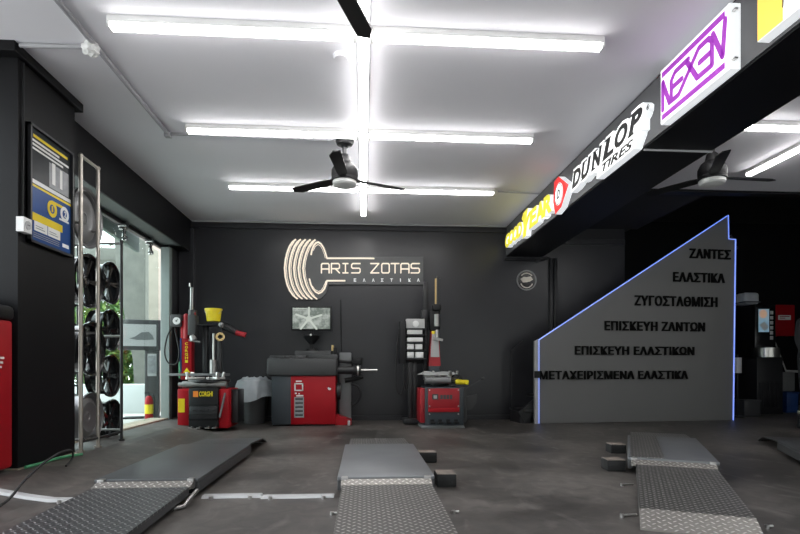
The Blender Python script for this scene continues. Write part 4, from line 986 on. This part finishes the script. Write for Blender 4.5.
k = B(); k.M = Matrix.Translation((0, .25, 0)) @ UP; k.prism([Q(466, 398), Q(481, 395), Q(480, 404), Q(475, 411), Q(466, 412)], 0, .05); obj('bead_breaker_pad', k, M['charcoal'], t)
k = B(); bx(k, (464, 388), (468.5, 424), .1, .5, .01); k.bar((Q(466, 0)[0], .2, Q(0, 391)[1]), (Q(485, 0)[0], .2, Q(0, 380)[1]), .015); k.sphere((Q(487, 0)[0], .2, Q(0, 379)[1]), .025); obj('bead_lever', k, M['charcoal'], t)
k = B(); k.tube(smooth_pts([(Q(452, 0)[0], .2, Q(0, 378)[1]), (Q(458, 0)[0], .15, Q(0, 375)[1]), (Q(463, 0)[0], .12, Q(0, 377)[1]), (Q(464, 0)[0], .12, Q(0, 384)[1])]), .012); obj('air_hose', k, M['rubber'], t)
ch2 = p
set_back(t, 7.05, (445-400)/F, 0)
t = thing('air_tool', 'yellow air tool lying on the second tyre changer', 'tool', (p.x+Q(463, 0)[0], p.y+.08, Q(0, 387)[1]+.03), R(8))
k = B(); k.cyl((-.06, 0, .035), (.09, 0, .03), .035, .03); k.sphere((-.06, 0, .035), .035); k.bar((.05, 0, .02), (.05, -.09, .012), .03, .03, .006); obj('body', k, M['yellow'], t)
k = B(); k.cyl((-.14, 0, .035), (-.08, 0, .035), .015); obj('nozzle', k, M['black'], t)
# tool tower left of it
t = thing('tool_tower', 'black shelf tower with small white boxes left of the second tyre changer', 'shelf', (p.x+Q(414, 0)[0]+.03, p.y+.5, 0))
Q2 = mach(414, 428, 7.5)
def b2(k, pa, pb, y0_, y1_, bev=.004):
    a = Q2(*pa); c = Q2(*pb); return k.box(min(a[0], c[0]), max(a[0], c[0]), y0_, y1_, min(a[1], c[1]), max(a[1], c[1]), bev)
k = B(); b2(k, (409, 366), (414, 424), .0, .07); b2(k, (414.5, 366), (418, 424), .02, .07); obj('post', k, M['blackmetal'], t)
k = B(); b2(k, (404, 422), (420, 426.8), -.1, .16); obj('foot', k, M['blackmetal'], t)
k = B(); b2(k, (405, 321), (426, 367), .085, .10); b2(k, (400.5, 325), (406.5, 367), -.08, .10); b2(k, (425.4, 321), (427, 367), -.06, .10); obj('back_panel', k, M['black'], t)
shelf_y = (332, 338, 345.5, 353, 361.5)
for py in shelf_y:
    k = B(); b2(k, (406, py), (427, py+1.3), -.09, .09, .002); obj('shelf', k, M['blackmetal'], t)
k = B(); b2(k, (407, 322.5), (426, 331.8), -.05, .08, .004); obj('gauge_panel', k, M['lgrey'], t)
k = B(); k.M = Matrix.Translation((0, -.05, 0)) @ UP; q0 = Q2(416.5, 327.5); k.disc(q0[0], q0[1], .045, 0, .012); obj('gauge_dial', k, M['white'], t)
tl = (p.x+Q(414, 0)[0]+.03, p.y+.5)
for i, (xa, xb, ya_, yb_, lab) in enumerate(((408, 423, 333.6, 337.9, 'long white box on the top shelf of the tool tower'), (408, 423.5, 341.2, 345.4, 'long white box on second shelf of the tool tower'),
        (408, 414.5, 347.6, 352.9, 'left white box on third shelf of the tool tower'), (416, 423, 347.6, 352.9, 'right white box on third shelf of the tool tower'),
        (408, 414.5, 355.5, 361.4, 'left white box on lowest shelf of the tool tower'), (416, 424, 355.5, 361.4, 'right white box on lowest shelf of the tool tower'))):
    k = B(); a = Q2(xa, yb_); c = Q2(xb, ya_); k.box(a[0], c[0], -.075, .06, a[1]+.001, c[1], .004)
    o = tag(obj('parts_box', k, M['white']), lab, 'box', 'white boxes on the tool tower'); o.location = (tl[0], tl[1], 0)
def hang(label, pts, y=0):
    P = [(tl[0]+Q2(a, c)[0], tl[1]-.06+y, Q2(a, c)[1]) for a, c in pts]
    k = B(); k.tube(smooth_pts(P), .010); tag(obj('air_hose', k, M['rubber']), label, 'hose', 'hoses hanging from the tool tower')
hang('long black hose looping left of the tool tower', [(402, 327), (398.5, 345), (396.5, 370), (397, 390), (401, 398), (404, 390), (403.5, 368)])
hang('shorter black hose loop under the tool tower', [(405, 367), (404, 382), (405.5, 392), (407.5, 392), (408, 378), (407, 367)], -.03)

# ------------------------------------------------------------------ stair partition
PA = math.atan2(.31, 3.2)
FPn = Frame(2.40, 7.41, PA)
t = thing('stair_partition', 'sloping grey stair partition with black Greek lettering and blue light edge', 'partition', (2.40, 7.41, 0), PA)
def sp(px, py): return FPn.q(px, py)
pl = [sp(535, 425), sp(535, 341), sp(539, 339.5), sp(728, 215.5), sp(728.5, 239), sp(735.5, 239.5), sp(733, 421)]
pl[0] = (pl[0][0], 0.005); pl[-1] = (pl[-1][0], .005)
k = newB(); k.prism(pl, -.05, 0); obj('panel', k, M['panel'], t)
k = newB(); k.prism([(pl[0][0]-.005, .005), (sp(538, 0)[0], .005), (sp(538, 0)[0], pl[1][1]+.03), (pl[0][0]-.005, pl[1][1])], 0, .012); obj('edge_post', k, M['lgrey'], t)
k = newB(); k.rect(sp(534, 0)[0], sp(536, 378)[1], sp(539, 0)[0], sp(536, 371)[1], .0, .03); obj('hinge', k, M['black'], t)
def led(pts, wd=.009):
    k = newB(); k.stroke(pts, wd, -.03, .012); obj('led_strip', k, M['led'], t)
led([(sp(538.8, 0)[0], .01), sp(538.8, 340)]); led([sp(538.8, 340), sp(728, 215.5)]); led([sp(728, 215.5), sp(728.5, 239), sp(735.5, 239.5)]); led([sp(735.3, 239.5), (sp(733, 421)[0], .01)], .013)
def line(txt, xa, xb, yt, yb):
    k = newB(); a = sp(xa, yb); c = sp(xb, yt); k.text(txt, a[0], a[1], c[0], c[1], .004, .03, .020, 0, 1.10); obj('lettering', k, M['letters'], t)
s5 = 752/310
def L5(txt, xa, xb, yt, yb): line(txt, 490+xa/s5, 490+xb/s5, 210+yt/s5, 210+yb/s5)
L5('ΖΑΝΤΕΣ', 483, 581, 98, 117); L5('ΕΛΑΣΤΙΚΑ', 443, 567, 155, 174); L5('ΖΥΓΟΣΤΑΘΜΙΣΗ', 350, 549, 212, 232)
L5('ΕΠΙΣΚΕΥΗ ΖΑΝΤΩΝ', 277, 519, 273, 292); L5('ΕΠΙΣΚΕΥΗ ΕΛΑΣΤΙΚΩΝ', 205, 493, 332, 351); L5('ΜΕΤΑΧΕΙΡΙΣΜΕΝΑ ΕΛΑΣΤΙΚΑ', 119, 478, 390, 411)
# staircase behind
t = thing('staircase', 'dark staircase rising behind the grey partition', 'staircase', (2.40, 7.41, 0), PA)
ns = 13
for i in range(ns):
    k = B(); x = -.12+i*.265; z = .16+i*.205
    y1_ = .60-.27*(x/3.4)
    k.box(x, x+.29, .06, max(.36, y1_), z, z+.04, .005); obj('tread', k, M['blackmetal'], t)
k = B(); k.bar((-.14, .10, .10), (3.3, .10, .16+13*.205-.05), .04, .16); obj('stringer', k, M['blackmetal'], t)
k = B(); k.bar((-.13, .5, 0), (-.13, .5, 1.05), .03); k.bar((-.13, .5, 1.05), (.06, .5, 1.20), .03); k.box(-.15, .0, .09, .5, 0, .165, .006); obj('newel', k, M['blackmetal'], t)

# ------------------------------------------------------------------ right-hand recess: drink machine and stores
YD = 8.75
def rp(px, py, y=YD): q = onY(px, py, y); return q
a = rp(757, 375); 
t = thing('drinks_machine', 'black drinks machine with lit picture screen in the right recess', 'vending machine', (rp(770, 0).x, YD, 0))
X0 = rp(770, 0).x
def dq(px, py): q = rp(px, py); return (q.x-X0, q.z)
def db(k, pa, pb, y0_, y1_, bev=.006):
    a = dq(*pa); c = dq(*pb); return k.box(min(a[0], c[0]), max(a[0], c[0]), y0_, y1_, max(.0, min(a[1], c[1])), max(a[1], c[1]), bev)
k = B(); db(k, (755, 304), (776, 357), 0, .5, .012); obj('body', k, M['blackgloss'], t)
k = B(); k.M = UP; a = dq(750.5, 340); 
def dr(pa, pb, d=.004):
    a = dq(*pa); c = dq(*pb); return k.rect(min(a[0], c[0]), min(a[1], c[1]), max(a[0], c[0]), max(a[1], c[1]), 0, d)
k = B(); k.M = UP.copy(); dr((750.5+8, 309), (766+3, 332)); obj('screen', k, M['screenlit'], t)
k = B(); k.M = UP.copy(); q = dq(763, 314); k.disc(q[0], q[1], .07, .004, .008, .075); k.mi = 1; k.prism([dq(759, 325), dq(764, 321.5), dq(768.5, 327), dq(764, 331)], .004, .008); obj('picture', k, [M['screenorange'], M['posterwhite']], t)
k = B(); k.M = UP.copy()
for j in range(6): dr((770, 311+j*5), (773, 314.5+j*5))
obj('buttons', k, M['lgrey'], t)
k = B(); q = dq(764, 350); k.cyl((q[0], -.06, dq(0, 356)[1]), (q[0], -.06, dq(0, 346)[1]), .19); obj('cup_drum', k, M['steel'], t)
k = B(); db(k, (757, 357), (783, 414), -.0, .5, .01)
for j in range(5): a = dq(759+j*4.6, 412); k.box(a[0], a[0]+.03, -.02, .0, .12, .55, .003)
obj('cabinet', k, M['blackmetal'], t)
q = dq(752, 302.5)
t = thing('plastic_tub', 'pale grey rounded tub on top of the drinks machine', 'tub', (X0+dq(752, 304)[0]+.10, YD+.26, dq(759, 304)[1]+.01))
k = B(); k.box(-.14, .14, -.14, .14, 0, .21, .05, 3); obj('tub', k, M['bag'], t)
k = B(); k.box(-.15, .15, -.15, .15, .03, .055, .01); obj('rim', k, M['slate'], t)
q8 = onY(737.5, 365, 8.25)
t = thing('paper_roll_stand', 'white paper roll on a thin black stand at the partition edge', 'paper roll', (q8.x, 8.25, 0))
k = B(); k.cyl((0, 0, q8.z-.13), (0, 0, q8.z+.12), .06); obj('roll', k, M['white'], t)
k = B(); k.cyl((0, 0, .0), (0, 0, q8.z+.17), .012); k.cyl((0, 0, 0), (0, 0, .02), .10); obj('stand', k, M['blackmetal'], t)
t = thing('hose_cabinet', 'red wall cabinet with white label in the right recess', 'cabinet', (rp(784, 300, YR-.2).x, YR-.2, rp(784, 336, YR-.2).z))
k = B(); k.box(-.24, .24, 0, .205, 0, .66, .01); obj('body', k, M['red'], t)
k = B(); k.M = UP.copy(); k.rect(-.13, .34, .15, .44, 0, .004); k.mi = 1; k.rect(-.10, .405, .12, .42, .004, .006); k.rect(-.10, .37, .02, .385, .004, .006); obj('label_plate', k, [M['posterwhite'], M['red']], t)
# shelf post holding it
k = B(); p_ = rp(789, 412, 9.1); 
t = thing('waste_bin', 'blue plastic bin on the floor in the right recess', 'bin', (rp(788, 0, 9.1).x, 9.1, 0))
k = B(); k.box(-.11, .11, -.11, .11, 0, .36, .02); k.box(-.12, .12, -.12, .12, .34, .37, .01); obj('tub', k, M['blue'], t)
t = thing('storage_box', 'grey storage box on the floor beside the stair partition edge', 'box', (rp(746, 400, 8.42).x, 8.42, 0))
k = B(); k.box(-.14, .14, -.15, .15, 0, .26, .015); obj('tub', k, M['charcoal'], t)
k = B(); k.box(-.15, .15, -.16, .16, .245, .275, .008); obj('lid', k, M['charcoal'], t)
pA = onY(775, 342, 9.3); pB = onY(786, 371, 9.3)
t = thing('hand_truck', 'hand truck with pale handle bars behind the blue bin', 'hand truck', (0, 0, 0))
k = B(); k.tube([pA, pB], .012); k.tube([pB, onY(798, 371.5, 9.32)], .02); obj('handle', k, M['lgrey'], t)
k = B(); q1 = onY(783, 372, 9.34); q2 = onY(795, 391, 9.34); k.box(q1.x, q2.x, 9.34, 9.38, q2.z, q1.z, .01); obj('back_plate', k, M['grey'], t)
k = B(); k.tube([(q1.x+.03, 9.38, q1.z), (q1.x+.03, 9.40, .1)], .012); k.tube([(q2.x-.03, 9.38, q1.z), (q2.x-.03, 9.40, .1)], .012); k.cyl((q1.x, 9.40, .10), (q1.x+.05, 9.40, .10), .10); k.cyl((q2.x-.05, 9.40, .10), (q2.x, 9.40, .10), .10); obj('frame', k, M['blackmetal'], t)

# ------------------------------------------------------------------ person at the right edge
def skin_body(chains, name, m, parent, sub=2):
    me = bpy.data.meshes.new(name); vs = []; es = []; rs = []
    for ch in chains:
        prev = None
        for item in ch:
            if isinstance(item, int): prev = item; continue
            p_, r_ = item; vs.append(p_); rs.append(r_)
            if prev is not None: es.append((prev, len(vs)-1))
            prev = len(vs)-1
    me.from_pydata(vs, es, [])
    o = bpy.data.objects.new(name, me); C.objects.link(o)
    md = o.modifiers.new('s', 'SKIN'); me.skin_vertices[0].data[0].use_root = True
    for i, r in enumerate(rs): me.skin_vertices[0].data[i].radius = r if isinstance(r, tuple) else (r, r)
    sb = o.modifiers.new('d', 'SUBSURF'); sb.levels = sub; sb.render_levels = sub
    dg = bpy.context.evaluated_depsgraph_get(); dg.update()
    m2 = bpy.data.meshes.new_from_object(o.evaluated_get(dg)); bpy.data.objects.remove(o)
    m2.shade_smooth(); m2.materials.clear(); m2.materials.append(m)
    o = bpy.data.objects.new(name, m2); C.objects.link(o); o.parent = parent; return o
pp_ = onZ(800, 429, 0)
t = thing('person', 'person in dark workwear standing at the right frame edge', 'person', (pp_.x+.17, pp_.y+.05, 0), R(20))
# one continuous body: pelvis, trunk, neck, arms, legs
chains = [[((0, 0, .95), (.145, .10)), ((0, 0, 1.12), (.135, .095)), ((0, 0, 1.30), (.155, .11)), ((0, .0, 1.44), (.12, .085)), ((0, -.01, 1.52), .052), ((0, -.02, 1.58), .05)],
          [2, ((.17, 0, 1.41), .062), ((.22, .01, 1.16), .047), ((.22, -.07, .93), .037), ((.215, -.09, .87), .03)],
          [2, ((-.17, 0, 1.41), .062), ((-.22, .01, 1.16), .047), ((-.22, -.07, .93), .037), ((-.215, -.09, .87), .03)],
          [0, ((.09, 0, .84), .088), ((.10, -.01, .48), .062), ((.11, .01, .12), .045), ((.11, .01, .06), .045)],
          [0, ((-.09, 0, .84), .088), ((-.10, -.01, .48), .062), ((-.11, .01, .12), .045), ((-.11, .01, .06), .045)]]
skin_body(chains, 'body', M['workwear'], t)
k = B(); bm = bmesh.new(); bmesh.ops.create_uvsphere(bm, u_segments=24, v_segments=16, radius=.1)
for v in bm.verts:
    v.co = Vector((v.co.x*.78, v.co.y*.98, v.co.z*1.22))
    if v.co.z < -.03: v.co.x *= 1-.25*(-.03-v.co.z)/.09
bm.transform(Matrix.Translation((0, -.03, 1.66))); k.addbm(bm)
k.cyl((0, -.115, 1.675), (0, -.142, 1.645), .008, .014, 10)
for sx in (-1, 1): k.sphere((sx*.079, -.02, 1.66), .022, (.4, .8, 1.3), 10)
obj('head', k, M['skin'], t)
k = B()
for sx in (-1, 1): k.sphere((sx*.03, -.117, 1.675), .011, seg=10)
obj('eyes', k, [M['white']], t)
k = B(); k.box(-.022, .022, -.121, -.112, 1.612, 1.618, .002); obj('mouth', k, M['darkred'], t)
k = B(); bm = bmesh.new(); bmesh.ops.create_uvsphere(bm, u_segments=24, v_segments=16, radius=.106)
bmesh.ops.delete(bm, geom=[v for v in bm.verts if v.co.z < .02 and v.co.y < .02 or v.co.z < -.05], context='VERTS')
bm.transform(Matrix.Translation((0, -.025, 1.665))@Matrix.Diagonal((.82, .98, 1.2, 1))); k.addbm(bm); obj('hair', k, M['hair'], t)
for sx in (-1, 1):
    hc = [[((sx*.215, -.09, .875), (.03, .02)), ((sx*.215, -.105, .835), (.038, .017)), ((sx*.215, -.115, .795), (.036, .014))]]
    fl = (.062, .072, .068, .052)
    for f in range(4):
        yy = -.145+.021*f; hc.append([2, ((sx*.214, yy, .775), .0095), ((sx*.208, yy, .775-fl[f]*.5), .0085), ((sx*.192, yy+.004, .775-fl[f]), .007)])
    hc.append([1, ((sx*.20, -.145, .825), .011), ((sx*.19, -.165, .795), .0095), ((sx*.185, -.168, .77), .008)])
    skin_body(hc, 'hand', M['skin'], t, 1)
    k = B(); k.box(sx*.11-.05, sx*.11+.05, -.17, .075, 0, .075, .03, 3); k.cyl((sx*.11, .02, .05), (sx*.11, .015, .17), .055, .05); obj('boot', k, M['black'], t)
    k = B(); k.lathe([(.066, .0), (.067, .035)], (sx*.108, .006, .20), seg=24); obj('reflective_band', k, M['reflective'], t)

# ------------------------------------------------------------------ sub-parts move under the part they belong to
NEST = {'front_ribs': 'cabinet', 'gauge_dial': ('gauge_box', 'gauge_panel'), 'column_lettering': 'column', 'blue_stripe': 'column', 'column_sticker': 'column', 'column_foot': 'column', 'jaw': 'turntable',
        'pictogram': 'front_panel', 'instruction_plate': 'front_panel', 'latch': 'front_panel', 'badge': 'front_panel', 'bolts': 'front_panel', 'red_band': 'front_panel', 'tray_lid': 'weight_tray', 'foot_cap': 'foot', 'screen': ('bezel', 'body'), 'buttons': 'body',
        'indicator': 'stand', 'lamp_cover': 'motor_housing', 'face': ('box', 'contour_box'), 'yellow_face': 'box', 'white_face': 'box', 'end_cap': 'housing', 'hose': 'valve', 'leaflet_holder': 'post', 'print': 'frame', 'socket_face': 'box',
        'grip_plate': 'platform', 'hinge': ('platform', 'panel'), 'ramp_toe': 'ramp', 'ramp_edge': 'ramp', 'pale_top': 'body', 'hub': 'spokes', 'label_print': 'tub', 'label_plate': 'body', 'registered_mark': 'contour_box',
        'clip': 'box', 'spring_rod': 'vertical_shaft', 'warning_mark': 'head_block', 'lock_handle': 'head_block', 'grip': 'assist_arm', 'press_ring': 'assist_arm', 'nozzle': 'body', 'piston_rod': 'assist_cylinder', 'sticker': ('side_panel', 'body'), 'rim': 'disc', 'emblem': 'disc', 'small_lettering': 'signboard', 'reflective_band': None}
for root in [o for o in bpy.data.objects if o.parent is None and o.type == 'EMPTY']:
    kids = {}
    for ch in root.children: kids.setdefault(ch.name.split('.')[0], ch)
    for ch in list(root.children):
        want = NEST.get(ch.name.split('.')[0])
        for w_ in ((want,) if isinstance(want, str) else (want or ())):
            if w_ in kids and kids[w_] is not ch: ch.parent = kids[w_]; break

# ------------------------------------------------------------------ world, camera, view
wd = bpy.data.worlds.new('world'); bpy.context.scene.world = wd; wd.use_nodes = True; nt = wd.node_tree
bg = nt.nodes['Background']; sk = nt.nodes.new('ShaderNodeTexSky'); sk.sky_type = 'NISHITA'; sk.sun_elevation = R(48); sk.sun_rotation = R(100); sk.sun_disc = False; sk.dust_density = 3; sk.air_density = 1.2
mix = nt.nodes.new('ShaderNodeMix'); mix.data_type = 'RGBA'; mix.inputs['Factor'].default_value = .75
sc_ = nt.nodes.new('ShaderNodeVectorMath'); sc_.operation = 'SCALE'; sc_.inputs['Scale'].default_value = .12
nt.links.new(sk.outputs[0], sc_.inputs[0]); nt.links.new(sc_.outputs[0], mix.inputs['A']); mix.inputs['B'].default_value = (.95, 1.0, 1.02, 1)
nt.links.new(mix.outputs['Result'], bg.inputs['Color']); bg.inputs['Strength'].default_value = 5.0
cam = bpy.data.cameras.new('camera'); co = bpy.data.objects.new('camera', cam); C.objects.link(co)
cam.sensor_width = 36; cam.lens = F/800*36; cam.shift_y = (HY-267)/800; cam.clip_start = .05
co.location = CAM; co.rotation_euler = (PI/2, 0, -TH); bpy.context.scene.camera = co
vs_ = bpy.context.scene.view_settings
vs_.view_transform = 'Standard'; vs_.look = 'None'; vs_.exposure = 0.36; vs_.gamma = 1.0; vs_.use_curve_mapping = False
